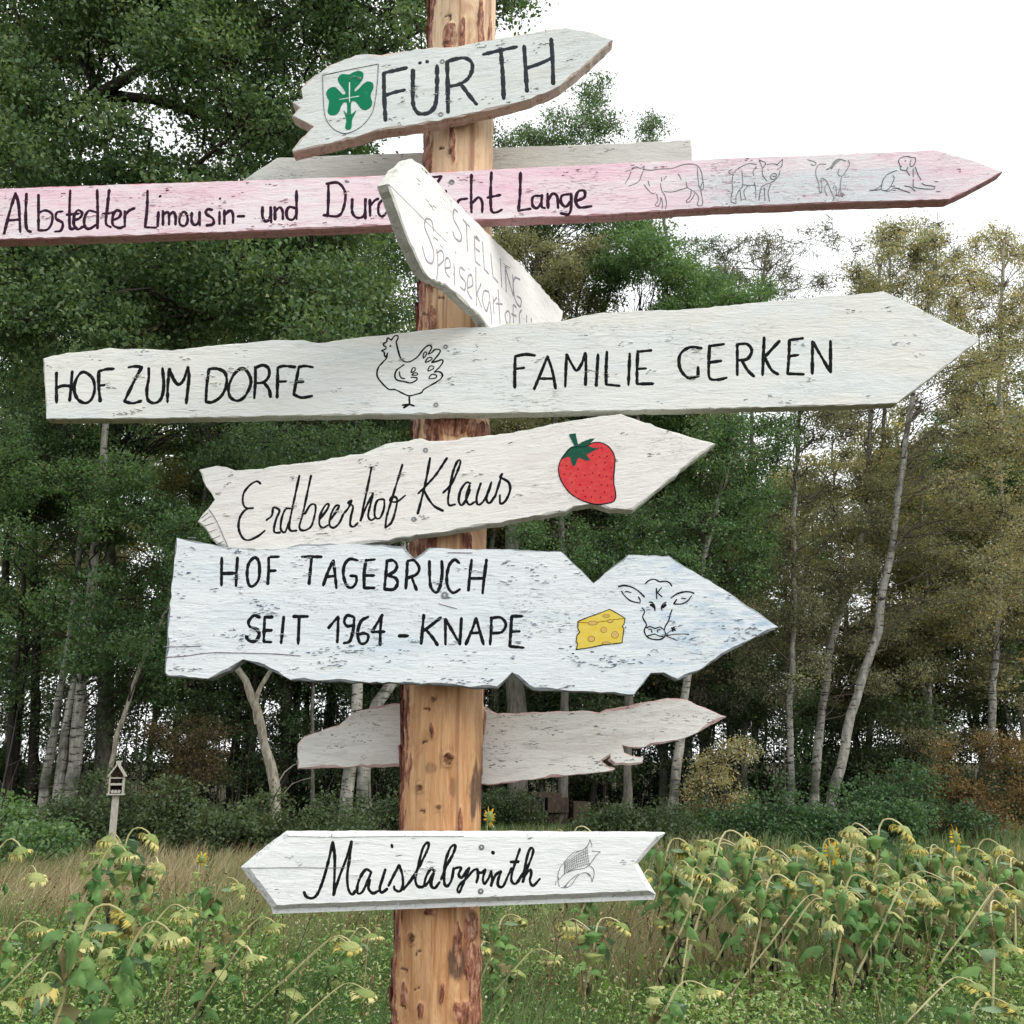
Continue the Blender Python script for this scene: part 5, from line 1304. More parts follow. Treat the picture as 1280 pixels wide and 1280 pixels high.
# ---- stacked brown timber between the trunks, seen above the lowest board
m_tim, n, b = mat('weathered_brown_timber', 0.85, 0.15)
oc = objco(n)
n.links.new(ramp(n, noise(n, mapping(n, oc, (8, 8, 1.5)), 3, 5, 0.6), [(0.3, (0.035, 0.025, 0.02)), (0.7, (0.11, 0.08, 0.06))]), b.inputs['Base Color'])
c = at(690, 1030, 26)
root = empty('timber_stack', (c[0], 26, float(relief(c[0], 26))), 'stack of sawn brown timber between the dark trunks above the lowest board', 'timber stack')
pm_ = px_m(26)
for i, (dx, dz, w_, h_) in enumerate([(-22, 2, 22, 26), (4, 0, 26, 12), (6, 13, 26, 18), (33, 0, 22, 26), (-6, 30, 44, 6)]):
    bm = bmesh.new(); bmesh.ops.create_cube(bm, size=1)
    bmesh.ops.scale(bm, vec=(w_ * pm_ * .95, 0.5, h_ * pm_ * .95), verts=bm.verts); bmesh.ops.bevel(bm, geom=bm.edges[:], offset=0.02, segments=1)
    me = bpy.data.meshes.new('beam'); bm.to_mesh(me); bm.free(); me.materials.append(m_tim)
    q = link('beam', me, root); q.location = (dx * pm_, 0.1 * (i % 2), (dz + h_ / 2) * pm_ + 0.1); q.rotation_euler = (0, 0.03 * (i - 2), 0.1 * (i - 1))

# ------------------------------------------------------------------ field: grass, weeds
m_grass = leaf_mat('field_grass_blades', [(0.0, (0.08, 0.16, 0.04)), (0.35, (0.19, 0.27, 0.09)), (0.6, (0.24, 0.22, 0.10)), (0.8, (0.34, 0.25, 0.14)), (1.0, (0.50, 0.41, 0.26))], 0.3)
m_weed = leaf_mat('field_weed_leaves', [(0.0, (0.10, 0.18, 0.06)), (0.4, (0.22, 0.38, 0.10)), (0.75, (0.36, 0.50, 0.16)), (1.0, (0.55, 0.55, 0.30))], 0.35)
rg = np.random.default_rng(42)


def brownness(x, y):
    """dry brown swathes across the field, measured from the photograph"""
    D = y; z_ = 0.35 - CAMZ
    dep = D * CP + z_ * SP
    px = 640 + FPX * x / dep
    v = 0.20 + 1.5 * (fbm(x * 0.7, y * 0.35, 0, 61, 3) - 0.5)
    v += 0.50 * np.exp(-(((px - 180) / 210) ** 2)) * np.clip((D - 8.0) / 3, 0, 1) * np.clip((22 - D) / 3, 0, 1)
    v += 0.42 * np.exp(-(((px - 760) / 150) ** 2)) * np.exp(-(((D - 8.3) / 1.3) ** 2))
    v += 0.25 * np.exp(-(((D - 8.5) / 1.4) ** 2)) - 0.2 * np.exp(-(((D - 6.2) / 1.0) ** 2))
    return v


def blades(n_, d0, d1, h0, h1, wd, seed, dens_pow=1.0, bshift=0.0):
    rg = np.random.default_rng(seed)
    D = (d0 ** dens_pow + (d1 ** dens_pow - d0 ** dens_pow) * rg.uniform(0, 1, n_)) ** (1 / dens_pow)
    x = rg.uniform(-0.56, 0.56, n_) * (D + 0.6)
    # tufts
    k = rg.integers(0, n_, n_ // 2)
    x[: n_ // 2] = x[k] + rg.normal(0, 0.05, n_ // 2); D[: n_ // 2] = D[k] + rg.normal(0, 0.05, n_ // 2)
    keep = ~((np.abs(x - SPL[0]) < 0.14) & (np.abs(D - 2.5) < 0.14)); x, D = x[keep], D[keep]; n_ = len(x)
    b_ = brownness(x, D) + bshift
    h = rg.uniform(h0, h1, n_) * (0.75 + 0.6 * vnoise(x * 1.7, D * 1.7, 0, 5)) * (0.85 + 0.35 * np.clip(b_, 0, 1))
    a_ = rg.normal(0.35, 1.1, n_); bend = rg.uniform(0.15, 0.75, n_) * h
    dx, dy = np.cos(a_) * bend, np.sin(a_) * bend
    wx, wy = -np.sin(a_), np.cos(a_)
    j = rg.uniform(0, 6.28, n_); wx, wy = np.cos(j), np.sin(j)
    z0 = relief(x, D)
    P0 = np.stack([x, D, z0 - 0.02], 1); W = np.stack([wx, wy, 0 * wx], 1) * (wd * rg.uniform(0.6, 1.3, n_))[:, None]
    P1 = P0 + np.stack([dx * 0.28, dy * 0.28, h * 0.6], 1); P2 = P0 + np.stack([dx, dy, h], 1)
    V = np.stack([P0 - W * .5, P0 + W * .5, P1 + W * .42, P1 - W * .42, P2 + W * .06, P2 - W * .06], 1).reshape(-1, 3)
    i = np.arange(n_)[:, None] * 6
    F = np.concatenate([i + np.array([[0, 1, 2, 3]]), i + np.array([[3, 2, 4, 5]])], 1).reshape(-1, 4)
    t = np.clip(b_ + 0.28 * rg.normal(size=n_), 0, 1)
    return V, F, np.repeat(t, 2)


parts = [blades(76000, 4.9, 9.5, 0.18, 0.44, 0.0055, 1), blades(60000, 9.0, 15, 0.22, 0.46, 0.0085, 2, bshift=0.10), blades(26000, 14.5, 25, 0.15, 0.34, 0.013, 3, bshift=-0.05),
         blades(7000, 1.2, 4.9, 0.06, 0.2, 0.006, 4)]
off = 0; VV, FF, TT = [], [], []
for V, F, t in parts:
    VV.append(V); FF.append(F + off); TT.append(t); off += len(V)
ob = link('field_grass', mesh_np('field_grass', np.concatenate(VV), np.concatenate(FF), [m_grass], {'tint': ('FACE', np.concatenate(TT))}))
tag(ob, 'tall green and dry brown grass covering the field below the wood', 'grass', kind='stuff')

# leafy weeds: little branching stems with small leaves
nW = 9500
D = 4.9 + 7.0 * rg.uniform(0, 1, nW) ** 1.35
x = rg.uniform(-0.56, 0.56, nW) * (D + 0.6)
b_ = brownness(x, D); keep = rg.uniform(size=nW) > np.clip(b_ * 1.1 - 0.1, 0, 0.93); x, D, b_ = x[keep], D[keep], b_[keep]; nW = len(x)
h = rg.uniform(0.16, 0.42, nW) * (0.7 + 0.6 * vnoise(x * 2, D * 2, 0, 8)); z0 = relief(x, D)
per = 22
t = rg.uniform(0.15, 1.05, (nW, per)); an = rg.uniform(0, 6.28, (nW, per)); rad = rg.uniform(0.02, 0.13, (nW, per)) * (1.2 - 0.6 * t)
P = np.stack([x[:, None] + rad * np.cos(an), D[:, None] + rad * np.sin(an), z0[:, None] + h[:, None] * t], -1).reshape(-1, 3)
tt = np.clip((0.35 + 0.5 * vnoise(x * 1.2, D * 1.2, 0, 13) + 0.18 * rg.normal(size=nW))[:, None] + 0.15 * rg.normal(size=(nW, per)), 0, 1).ravel()
# broader, fresher green leaves in loose patches
sel = np.repeat(vnoise(x * 0.9 + 7, D * 0.9, 0, 77) > 0.62, per)
V, F, _ = leaf_quads(rg, P, np.where(sel, 0.055, 0.030), None, up=0.6, aspect=0.42)
tt = np.where(sel, np.clip(tt * 0.5 + 0.15, 0, 1), tt)
ob = link('field_weeds', mesh_np('field_weeds', V, F, [m_weed], {'tint': ('FACE', tt)}))
tag(ob, 'low leafy green weeds growing between the sunflower stalks', 'weeds', kind='stuff')
# tiny pale seed heads and chamomile-like specks
nS = 2200
D = 5.0 + 5.5 * rg.uniform(0, 1, nS); x = rg.uniform(-0.56, 0.56, nS) * D
P = np.stack([x, D, relief(x, D) + rg.uniform(0.15, 0.46, nS)], 1)
m_pale, n, b = mat('pale_seed_heads', 0.8, 0.1); b.inputs['Base Color'].default_value = (0.52, 0.50, 0.40, 1)
V, F, _ = leaf_quads(rg, P, 0.013, None, up=0.8, aspect=0.9)
tag(link('seed_heads', mesh_np('seed_heads', V, F, [m_pale])), 'tiny pale seed heads sprinkled over the weeds', 'seed heads', kind='stuff')

# dry dock stalks with dark seed spikes
nK = 420
D = 5.4 + 6.5 * rg.uniform(0, 1, nK) ** 1.1; x = rg.uniform(-0.54, 0.54, nK) * D
bp, br, sp_ = [], [], []
for i in range(nK):
    z0 = float(relief(x[i], D[i])); h = rg.uniform(0.35, 0.85); l = rg.normal(0.12, 0.14); b0 = np.array([x[i], D[i], z0])
    e = b0 + [l, rg.normal() * .05, h]; bp.append(np.array([b0, b0 + [l * .35, 0, h * .5], e])); br.append(np.array([0.0035, 0.003, 0.0015]))
    for k_ in range(int(rg.integers(8, 22))):
        t = rg.uniform(0.45, 1.0); sp_.append(b0 + (e - b0) * t + rg.normal(size=3) * 0.022)
V, F = tubes(bp, br, 3)
m_dock, n, b = mat('dry_brown_stalks', 0.9, 0.1)
oi = N(n, 'ShaderNodeNewGeometry'); n.links.new(ramp(n, oi.outputs['Random Per Island'], [(0.0, (0.05, 0.032, 0.022)), (0.5, (0.17, 0.11, 0.06)), (1.0, (0.36, 0.27, 0.15))]), b.inputs['Base Color'])
V2, F2, _ = leaf_quads(rg, np.array(sp_), 0.026, None, up=0.1, aspect=0.5)
tag(link('dry_stalks', mesh_np('dry_stalks', np.concatenate([V, V2]), np.concatenate([F, F2 + len(V)]), [m_dock])), 'dry brown weed stalks with dark seed spikes scattered through the field', 'dry stalks', kind='stuff')

# ------------------------------------------------------------------ sunflowers gone over
def sun_mat(name, c1, c2, trans=0.3, rough=0.6):
    m = bpy.data.materials.new(name); m.use_nodes = True
    n = m.node_tree; b = n.nodes['Principled BSDF']; b.inputs['Roughness'].default_value = rough; b.inputs['Specular IOR Level'].default_value = 0.3
    oc = objco(n)
    oi = N(n, 'ShaderNodeObjectInfo')
    f = mth(n, 'ADD', mth(n, 'MULTIPLY', noise(n, oc, 9, 4, 0.6), 0.9), mth(n, 'MULTIPLY', mth(n, 'SUBTRACT', oi.outputs['Random'], 0.5), 0.5))
    c = mixc(n, ramp(n, f, [(0.3, (0, 0, 0)), (0.65, (1, 1, 1))]), c1, c2)
    n.links.new(c, b.inputs['Base Color'])
    bump(n, b, noise(n, oc, 45, 4), 0.5, 0.004)
    tr = N(n, 'ShaderNodeBsdfTranslucent'); n.links.new(c, tr.inputs[0])
    ms = N(n, 'ShaderNodeMixShader'); ms.inputs[0].default_value = trans
    n.links.new(b.outputs[0], ms.inputs[1]); n.links.new(tr.outputs[0], ms.inputs[2]); n.links.new(ms.outputs[0], n.nodes['Material Output'].inputs[0])
    return m


S_leaf = sun_mat('sunflower_leaf_green', (0.09, 0.20, 0.055), (0.21, 0.36, 0.11))
S_leafy = sun_mat('sunflower_leaf_yellowing', (0.26, 0.33, 0.10), (0.46, 0.49, 0.19))
S_leafg = sun_mat('sunflower_leaf_grey_green', (0.14, 0.24, 0.12), (0.29, 0.41, 0.23))
S_dry = sun_mat('sunflower_leaf_withered', (0.022, 0.017, 0.012), (0.07, 0.05, 0.03), 0.1)
S_stem = sun_mat('sunflower_stalk', (0.36, 0.34, 0.15), (0.55, 0.50, 0.28), 0.0)
S_petal = sun_mat('sunflower_petal_faded', (0.66, 0.54, 0.14), (0.76, 0.70, 0.34), 0.35)
S_gold = sun_mat('sunflower_petal_golden', (0.72, 0.42, 0.02), (0.80, 0.55, 0.04), 0.3)
S_disc = sun_mat('sunflower_disc', (0.17, 0.14, 0.05), (0.34, 0.32, 0.12), 0.0)


def leaf_mesh(L, W, droop, cup, rg):
    """heart shaped leaf with petiole, folded on the midrib, hanging limp; grows along +X then falls"""
    rows, cols = 9, 6
    pet = L * 0.45
    V = []; ang_ = 0.5; p = np.array([0.0, 0, 0]); path = [p.copy()]
    for i in range(4):
        p = p + np.array([math.cos(ang_), 0, math.sin(ang_)]) * pet / 4; path.append(p.copy()); ang_ -= droop * 0.12
    tv, tf = tubes([np.array(path)], [np.array([0.005, 0.0045, 0.004, 0.0035, 0.003])], 5)
    V = [tuple(q) for q in tv]; F = [tuple(q) for q in tf]
    b0 = len(V)
    tw = rg.uniform(-0.5, 0.5)
    for i in range(rows):
        s_ = i / (rows - 1)
        wv = (1 + 0.13 * math.sin(i * 2.6 + tw * 9)) * W * (math.sin(math.pi * min(1, (s_ * 0.94 + 0.05)) ** 0.62) ** 0.9) * (1.0 if s_ > 0.05 else 0.7)
        back = -L * 0.10 * max(0, 1 - s_ * 6)
        up_ = np.array([-math.sin(ang_), 0, math.cos(ang_)])
        for j in range(cols):
            q = (j / (cols - 1)) * 2 - 1
            off_ = abs(q) ** 1.3 * wv * cup + 0.10 * W * math.sin(s_ * 11 + q * 4 + tw * 5) * abs(q) + 0.04 * W * math.sin(s_ * 23 + q * 7)
            P_ = p + np.array([0, 1, 0]) * q * wv * 0.5 * (1 - 0.25 * cup) + up_ * off_ * -0.8 + np.array([math.cos(ang_), 0, math.sin(ang_)]) * (back * abs(q))
            P_ = P_ + np.array([0, tw * L * 0.25 * s_ * s_, 0])
            V.append(tuple(P_))
        p = p + np.array([math.cos(ang_), 0, math.sin(ang_)]) * L / (rows - 1)
        ang_ -= droop * (0.30 - 0.12 * s_)
        ang_ = max(ang_, -1.75)
    for i in range(rows - 1):
        for j in range(cols - 1):
            a = b0 + i * cols + j
            F.append((a, a + 1, a + cols + 1, a + cols))
    me = bpy.data.meshes.new('leaf'); me.from_pydata(V, [], F); me.polygons.foreach_set('use_smooth', [True] * len(F)); me.update()
    return me


rgs = np.random.default_rng(11)
LM = []
S_tan = sun_mat('sunflower_leaf_half_dead', (0.20, 0.17, 0.07), (0.36, 0.34, 0.16))
for mt in (S_leaf, S_leaf, S_leaf, S_leafg, S_leafy, S_leafy, S_tan):
    for q in range(3):
        me = leaf_mesh(rgs.uniform(0.13, 0.22), rgs.uniform(0.09, 0.165), rgs.uniform(0.7, 1.9), rgs.uniform(0.15, 1.0), rgs); me.materials.append(mt); LM.append(me)
DM = []
for q in range(3):
    me = leaf_mesh(rgs.uniform(0.10, 0.15), rgs.uniform(0.022, 0.04), 1.6, 0.9, rgs); me.name = 'withered_leaf'; me.materials.append(S_dry); DM.append(me)


def head_mesh(R, rg):
    """nodding disc facing -Z locally, with a green rounded back and pointed sepals"""
    V, F, mi = [], [], []
    k = 18
    prof = [(0.004, 0.050), (0.30 * R, 0.046), (0.75 * R, 0.030), (R, 0.008), (R * 0.96, -0.004), (R * 0.6, -0.010), (R * 0.25, -0.004), (0.002, -0.002)]
    for r, z in prof:
        for i in range(k):
            rr_ = r * (1 + 0.07 * math.sin(3 * i) + 0.06 * math.sin(i * 1.3)); V.append((rr_ * math.cos(2 * math.pi * i / k), rr_ * math.sin(2 * math.pi * i / k), z))
    for a in range(len(prof) - 1):
        for i in range(k):
            F.append((a * k + i, a * k + (i + 1) % k, (a + 1) * k + (i + 1) % k, (a + 1) * k + i)); mi.append(0 if a < 3 else 1)
    for i in range(16):                       # sepals
        a_ = 2 * math.pi * i / 16 + rg.normal() * .1; L = R * rg.uniform(0.3, 1.1); wv = R * rg.uniform(0.12, 0.3)
        c_, s_ = math.cos(a_), math.sin(a_)
        b0 = len(V)
        for (t, ww, dz) in [(0, 1, 0), (0.5, 0.8, -0.012 - rg.uniform(0, .02)), (1, 0.05, -0.035 - rg.uniform(0, .03))]:
            r = R * 0.88 + L * t * 0.8
            for sg in (-1, 1): V.append((r * c_ - sg * wv * ww * .5 * s_, r * s_ + sg * wv * ww * .5 * c_, 0.018 + dz))
        for t in range(2): F.append((b0 + 2 * t, b0 + 2 * t + 1, b0 + 2 * t + 3, b0 + 2 * t + 2)); mi.append(0)
    me = bpy.data.meshes.new('flower_head'); me.from_pydata(V, [], F); me.materials.append(S_leafy); me.materials.append(S_disc); me.polygons.foreach_set('material_index', mi); me.update()
    return me


def petal_mesh(R, fresh, rg):
    V, F = [], []
    for i in range(26 if not fresh else 22):
        if not fresh and rg.uniform() < 0.15: continue
        a_ = rg.uniform(0, 2 * math.pi); L = R * (rg.uniform(0.8, 1.1) if fresh else rg.uniform(0.8, 1.6)); wv = R * rg.uniform(0.18, 0.36)
        dr = 0.15 if fresh else rg.uniform(0.6, 1.3)
        c_, s_ = math.cos(a_), math.sin(a_); b0 = len(V); x_, z_ = R * 0.93, 0.004; g_ = -0.1; tw = rg.normal() * 0.012
        for t, ww in ((0, .5), (.33, 1), (.66, .8), (1, .12)):
            for sg in (-1, 1): V.append((x_ * c_ - (sg * wv * ww * .5 + tw * t) * s_, x_ * s_ + (sg * wv * ww * .5 + tw * t) * c_, z_ + sg * 0.004))
            x_ += L / 3 * math.cos(g_); z_ += L / 3 * math.sin(g_); g_ -= dr
        for t in range(3): F.append((b0 + 2 * t, b0 + 2 * t + 1, b0 + 2 * t + 3, b0 + 2 * t + 2))
    me = bpy.data.meshes.new('petals'); me.from_pydata(V, [], F); me.materials.append(S_gold if fresh else S_petal); me.polygons.foreach_set('use_smooth', [True] * len(F)); me.update()
    return me


def make_sunflower(kind, lean, heads, nleaf, seed, fresh=False, ndry=7, stemr=0.011):
    rg = np.random.default_rng(seed)
    root = empty('sunflower')
    H = 1.2
    top = np.array([lean, 0, H * 0.96])
    P = [np.array([0, 0, -0.08]), np.array([lean * 0.30, 0.01, H * 0.33]), np.array([lean * 0.68, -0.01, H * 0.68]), top]
    hook = top + np.array([0.09, -0.02, 0.05]); dn = hook + np.array([0.07, -0.03, -0.055])
    Q = catmull(np.array(P + ([hook, dn] if not fresh else [top + np.array([0.03, 0, 0.06])])), 0.05)
    V, F = tubes([Q], [stemr * np.linspace(1.1, 0.55, len(Q))], 7)
    link('stalk', mesh_np('stalk', V, F, [S_stem], smooth=True), root)
    hr_ = rg.uniform(0.050, 0.064); hm, pm2 = head_mesh(hr_, rg), petal_mesh(hr_, fresh, rg)


    def head(p, tilt, rz_):
        h_ = link('flower_head', hm, root); h_.location = tuple(p); h_.rotation_euler = (tilt, rg.normal() * 0.3, rz_)
        q_ = link('petals', pm2, h_); q_.location = (0, 0, 0)
    end = Q[-1]
    if fresh: head(end, 1.35, 0.2)
    else: head(end + np.array([0.0, 0, -0.04]), rg.uniform(-0.1, 0.9), rg.uniform(-1, 1))
    for i in range(heads - 1):
        z = H * rg.uniform(0.66, 0.9); b0 = np.array([np.interp(z, Q[:, 2], Q[:, 0]), 0, z]); a_ = rg.uniform(0, 6.28); L = rg.uniform(0.14, 0.26)
        e = b0 + np.array([L * math.cos(a_), L * math.sin(a_), L * 0.5]); e2 = e + np.array([0.06 * math.cos(a_), 0.06 * math.sin(a_), -0.04])
        E = catmull(np.array([b0, (b0 + e) / 2 + [0, 0, 0.02], e, e2]), 0.05)
        V, F = tubes([E], [0.006 * np.linspace(1.1, 0.7, len(E))], 5)
        link('side_stalk', mesh_np('side_stalk', V, F, [S_stem], smooth=True), root)
        head(e2 + np.array([0, 0, -0.035]), rg.uniform(-0.2, 0.9), rg.uniform(-0.8, 0.8))
    for i in range(nleaf):
        t = 0.52 + 0.46 * (max(0.0, i + rg.uniform(-.3, .3)) / nleaf) ** 0.6
        z = H * 0.96 * min(t, 0.98); x_ = np.interp(z, Q[:len(Q) // 2 + 6, 2], Q[:len(Q) // 2 + 6, 0])
        l_ = link('leaf', LM[int(rg.integers(len(LM)))], root)
        l_.location = (x_, 0, z); l_.rotation_euler = (0, rg.uniform(-0.2, 0.4), i * 2.4 + rg.normal() * 0.3)
        l_.scale = (rg.uniform(0.6, 1.25), rg.uniform(0.7, 1.35), rg.uniform(0.7, 1.25))
    for i in range(ndry):
        z = H * rg.uniform(0.22, 0.62); x_ = np.interp(z, Q[:, 2], Q[:, 0])
        l_ = link('withered_leaf', DM[i % 3], root); l_.location = (x_, 0, z); l_.rotation_euler = (0, rg.uniform(0.2, 0.8), rg.uniform(0, 6.28)); l_.scale = (rg.uniform(0.8, 1.3),) * 3
    return root


SP_ = [make_sunflower(0, 0.42, 1, 15, 1), make_sunflower(1, 0.30, 2, 16, 2), make_sunflower(2, 0.62, 1, 9, 3, ndry=9), make_sunflower(3, 0.18, 3, 17, 4), make_sunflower(4, 0.80, 1, 4, 5, ndry=6, stemr=0.009), make_sunflower(5, 0.12, 1, 9, 6, fresh=True)]
leans = [0.42, 0.30, 0.62, 0.18, 0.80, 0.12]
usedp = [False] * 6
GROUPED = 'wilted sunflowers massed in the right half of the field'
spec = [
    # head px, head py, distance, kind, rotation, label
    (30, 1052, 7.2, 2, 0.1, 'wilting sunflower with yellowed petals at the left edge, hanging over the brown grass'),
    (52, 1085, 7.0, 4, -0.3, 'lower bent sunflower head just right of the one at the left edge'),
    (188, 1040, 7.8, 3, 0.5, 'sunflower with several heads standing right of the birdhouse post'),
    (160, 1062, 7.4, 0, 0.2, 'sunflower nodding directly in front of the birdhouse post'),
    (204, 1078, 7.6, 1, -0.6, 'shorter wilted sunflower crowded behind the one right of the birdhouse post'),
    (150, 1138, 4.5, 1, 0.9, 'big leafy green sunflower nearest the camera at lower left'),
    (214, 1160, 4.8, 0, 0.3, 'near sunflower with a ragged pale yellow head right of the biggest leaves'),
    (105, 1168, 5.6, 4, 0.1, 'small drooping sunflower left of the big leafy one'),
    (236, 1135, 6.2, 2, 0.2, 'arched sunflower stalk above the ragged pale head'),
    (302, 1102, 7.0, 1, 0.0, 'wilted sunflower just left of the pointed end of the lowest board'),
    (252, 1078, 9.5, 5, 0.0, 'small golden sunflower still open in the grass, left of the lowest board'),
    (345, 1150, 6.6, 2, 0.15, 'long leaning sunflower stalk under the left part of the lowest board'),
    (440, 1172, 6.2, 4, 0.05, 'thin yellow sunflower stalk arching left of the log'),
    (468, 1165, 6.6, 0, -0.4, 'small wilted sunflower head close left of the log'),
    (455, 1232, 5.3, 4, 0.25, 'low slanting sunflower stalk meeting the left side of the log'),
    (612, 1026, 10.0, 5, 0.0, 'small yellow flower peeping out right of the log above the lowest board'),
    (738, 1036, 9.0, 3, 0.2, 'yellow green sunflower top showing above the lowest board'),
    (648, 1145, 7.0, 1, 0.6, 'broad leaved sunflower right of the log under the lowest board'),
    (772, 1150, 6.4, 3, 0.4, 'sunflower with a yellow fringe under the right end of the lowest board'),
    (765, 1100, 8.4, 0, 0.2, 'sunflower partly hidden behind the right end of the lowest board'),
    (690, 1190, 6.2, 2, 0.1, 'flopped sunflower low in the weeds right of the log'),
    (858, 1052, 8.0, 1, 0.2, 'yellow topped sunflower beside the notched end of the lowest board'),
    (880, 1230, 5.2, 0, 0.2, 'low sunflower with hanging grey green leaves at the bottom right of the middle'),
    (1215, 1225, 5.4, 4, 0.1, 'collapsed sunflower with a flat yellow head low at the right'),
    (1255, 1250, 5.0, 1, 0.1, 'nearest sunflower in the bottom right corner'),
    (1125, 1028, 7.9, 3, 0.1, 'tallest sunflower of the right half, standing above its neighbours'),
    (1195, 1054, 7.6, 5, 0.3, 'still golden open sunflower right of the tallest one'),
    (1040, 1072, 7.2, 5, -0.2, 'golden petalled sunflower below the rounded green leaf in the right half'),
    (1268, 1108, 6.8, 4, 0.0, 'sunflower on a long arched stalk at the right edge'),
    (1150, 1108, 6.6, 2, 0.1, 'pair of yellow heads hanging in front of the tallest sunflower'),
]
rr2 = np.random.default_rng(3)
for i in range(26):
    spec.append((850 + i * 17 + rr2.normal() * 8, 1046 + abs(rr2.normal()) * 12, 7.6 + rr2.uniform(-0.4, 1.6), int(rr2.choice([0, 1, 3, 1, 3])), rr2.normal() * 0.7, None))
for i in range(20):
    spec.append((860 + i * 21 + rr2.normal() * 14, 1085 + rr2.uniform(-10, 40), 7.2 + rr2.uniform(-0.9, 0.7), int(rr2.choice([0, 1, 2, 2, 4, 4, 3])), rr2.normal() * 0.6, None))
for i in range(5):
    spec.append((40 + i * 95 + rr2.normal() * 15, 1175 + rr2.uniform(-25, 30), 5.9 + rr2.uniform(-0.3, 0.6), int(rr2.choice([2, 4, 0])), rr2.normal() * 0.4, 'L'))
for (hx, hy, D_, kind, rz, lab) in spec:
    hd = at(hx, hy, D_)
    sc_ = (hd[2] - float(relief(hd[0], D_))) / 1.17
    sc_ = max(0.45, sc_)
    if lab is None: sc_ *= rr2.uniform(0.82, 1.04)
    wsc = min(1.15, max(0.8, sc_)) * (0.6 if kind == 5 else 1)
    ex = (leans[kind] + (0.16 if kind != 5 else 0.03)) * wsc
    loc = (hd[0] - ex * math.cos(rz), D_ - ex * math.sin(rz), 0)
    loc = (loc[0], loc[1], float(relief(loc[0], loc[1])))
    if lab is None:
        wq = 'near the lowest board' if hx < 930 else 'below the leftmost birch' if hx < 1020 else 'below the leaning birches' if hx < 1110 else 'around the tallest' if hx < 1190 else 'at the right edge'
        wf = ('back' if hy < 1072 else 'front'); lab = ['wilted nodding sunflower', 'leafy drooping sunflower', 'leaning limp sunflower', 'many headed wilted sunflower', 'thin bowed sunflower', 'open sunflower'][kind] + ' at the %s of the right mass, %s' % (wf, wq); grp = GROUPED + ', ' + wf + ', ' + wq + ', kind of ' + lab.split(' at the')[0]
    elif lab == 'L': lab, grp = 'bent and leaning sunflower stalk among the weeds at lower left', 'bent sunflower stalks among the weeds at lower left'
    else: grp = 'sunflowers that stand out in the field'
    if not usedp[kind]:
        r = SP_[kind]; usedp[kind] = True
        r.location = loc; r.rotation_euler = (0, 0, rz); r.scale = (wsc, wsc, sc_); tag(r, lab, 'sunflower', grp)
    else: copy_tree(SP_[kind], loc, rz, (wsc, wsc, sc_), lab, 'sunflower', grp)

# ------------------------------------------------------------------ little house on a post (insect hotel)
m_hw, n, b = mat('weathered_grey_wood', 0.85, 0.15)
oc = objco(n)
n.links.new(ramp(n, noise(n, mapping(n, oc, (20, 20, 4)), 4, 5, 0.65), [(0.3, (0.26, 0.24, 0.20)), (0.6, (0.46, 0.44, 0.38)), (0.8, (0.55, 0.54, 0.48))]), b.inputs['Base Color'])
m_hd, n, b = mat('dark_filled_interior', 0.95, 0.05)
oc = objco(n)
n.links.new(ramp(n, noise(n, oc, 60, 4), [(0.4, (0.012, 0.01, 0.008)), (0.7, (0.09, 0.06, 0.04))]), b.inputs['Base Color'])
HD = 15.0
foot = at(137, 1080, HD); top_ = at(145, 992, HD)
gz = float(relief(foot[0], HD))
root = empty('birdhouse', (foot[0], HD, gz), 'small gabled wooden insect hotel on a slightly leaning pale post before the wood', 'birdhouse')
pm_ = px_m(HD, 145, 980)


def part(nm, mbx, mats_, par=None):
    return link(nm, mbx.mesh(nm, mats_), par or root)


tv = np.array([top_[0] - foot[0], 0, top_[2] - gz])
a_ = math.atan2(tv[0], tv[2]); Rt = Matrix.Rotation(a_, 3, 'Y')
hgt = np.linalg.norm(tv)
mb = MB(); mb.box(tuple(Rt @ Vector((0, 0, hgt / 2 - 0.1))), (0.078, 0.06, hgt + 0.2), Rt); part('post', mb, [m_hw])
hs = empty('house'); hs.parent = root; hs.location = (tv[0], 0, tv[2]); hs.rotation_euler = (0, a_ * 0.7, math.radians(14))
W_, Dp, H1, H2 = 16 * pm_, 0.16, 22 * pm_, 34 * pm_


def hpart(nm, boxes, m_):
    mb = MB()
    for c_, d_, r_ in boxes: mb.box(c_, d_, Matrix.Rotation(r_, 3, 'Y') if r_ else None)
    return link(nm, mb.mesh(nm, [m_]), hs)


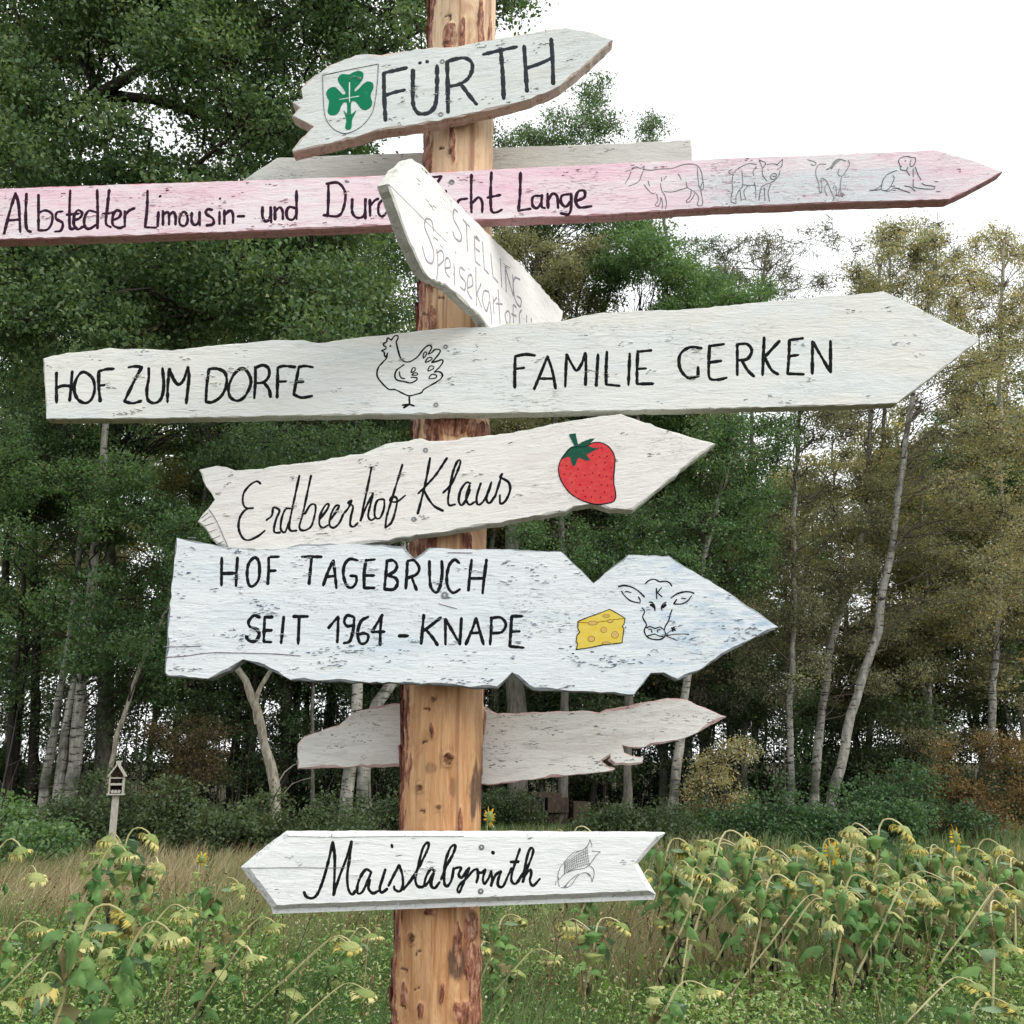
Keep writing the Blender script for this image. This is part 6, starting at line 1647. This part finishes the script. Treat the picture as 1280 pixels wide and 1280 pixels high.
t_ = 0.018
hpart('side_wall', [((-W_ / 2, 0, H1 / 2), (t_, Dp, H1), 0)], m_hw); hpart('side_wall', [((W_ / 2, 0, H1 / 2), (t_, Dp, H1), 0)], m_hw)
hpart('floor_board', [((0, 0, -t_ / 2), (W_ + 0.05, Dp + 0.01, t_), 0)], m_hw)
hpart('shelf', [((0, 0, H1 * 0.52), (W_ - t_, Dp - 0.01, 0.03), 0)], m_hw); hpart('shelf', [((0, 0, H1 * 0.86), (W_ - t_, Dp - 0.012, t_), 0)], m_hw)
hpart('back_panel', [((0, Dp / 2 + 0.006, H1 / 2), (W_ + t_, 0.01, H1), 0)], m_hd)
sl = math.atan2(H2 - H1, W_ / 2); Ls = math.hypot(W_ / 2, H2 - H1) + 0.05
for sg in (-1, 1):
    hpart('roof_panel', [((sg * (W_ / 4 + 0.012), -0.012, (H1 + H2) / 2 + 0.004), (Ls, Dp + 0.05, t_), sg * sl)], m_hw)
gb = bpy.data.meshes.new('gable'); w2 = W_ / 2 - 0.012
gb.from_pydata([(-w2, -Dp / 2 + .02, H1 * .9), (w2, -Dp / 2 + .02, H1 * .9), (w2, -Dp / 2 + .02, H1), (0, -Dp / 2 + .02, H2 - .02), (-w2, -Dp / 2 + .02, H1), (-w2, -Dp / 2 + .04, H1 * .9), (w2, -Dp / 2 + .04, H1 * .9), (w2, -Dp / 2 + .04, H1), (0, -Dp / 2 + .04, H2 - .02), (-w2, -Dp / 2 + .04, H1)], [],
               [(0, 1, 2, 3, 4), (9, 8, 7, 6, 5), (0, 5, 6, 1), (1, 6, 7, 2), (2, 7, 8, 3), (3, 8, 9, 4), (4, 9, 5, 0)])
gb.materials.append(m_hd); link('gable', gb, hs)
hpart('ridge_block', [((0, 0, H2 + 0.03), (0.06, 0.08, 0.07), 0)], m_hw)
for i in range(5): hpart('cane', [((-W_ * .36 + i * W_ * .18, -Dp * .3, H1 * 0.70), (W_ * .10, Dp * .3, H1 * 0.12 + 0.01 * (i % 2)), 0)], m_hd)
for i in range(3): hpart('pine_cone', [((-W_ * .25 + i * W_ * .25, -Dp * .25, H1 * 0.12), (W_ * .2, Dp * .3, H1 * 0.16), 0.4 * (i - 1))], m_hw)
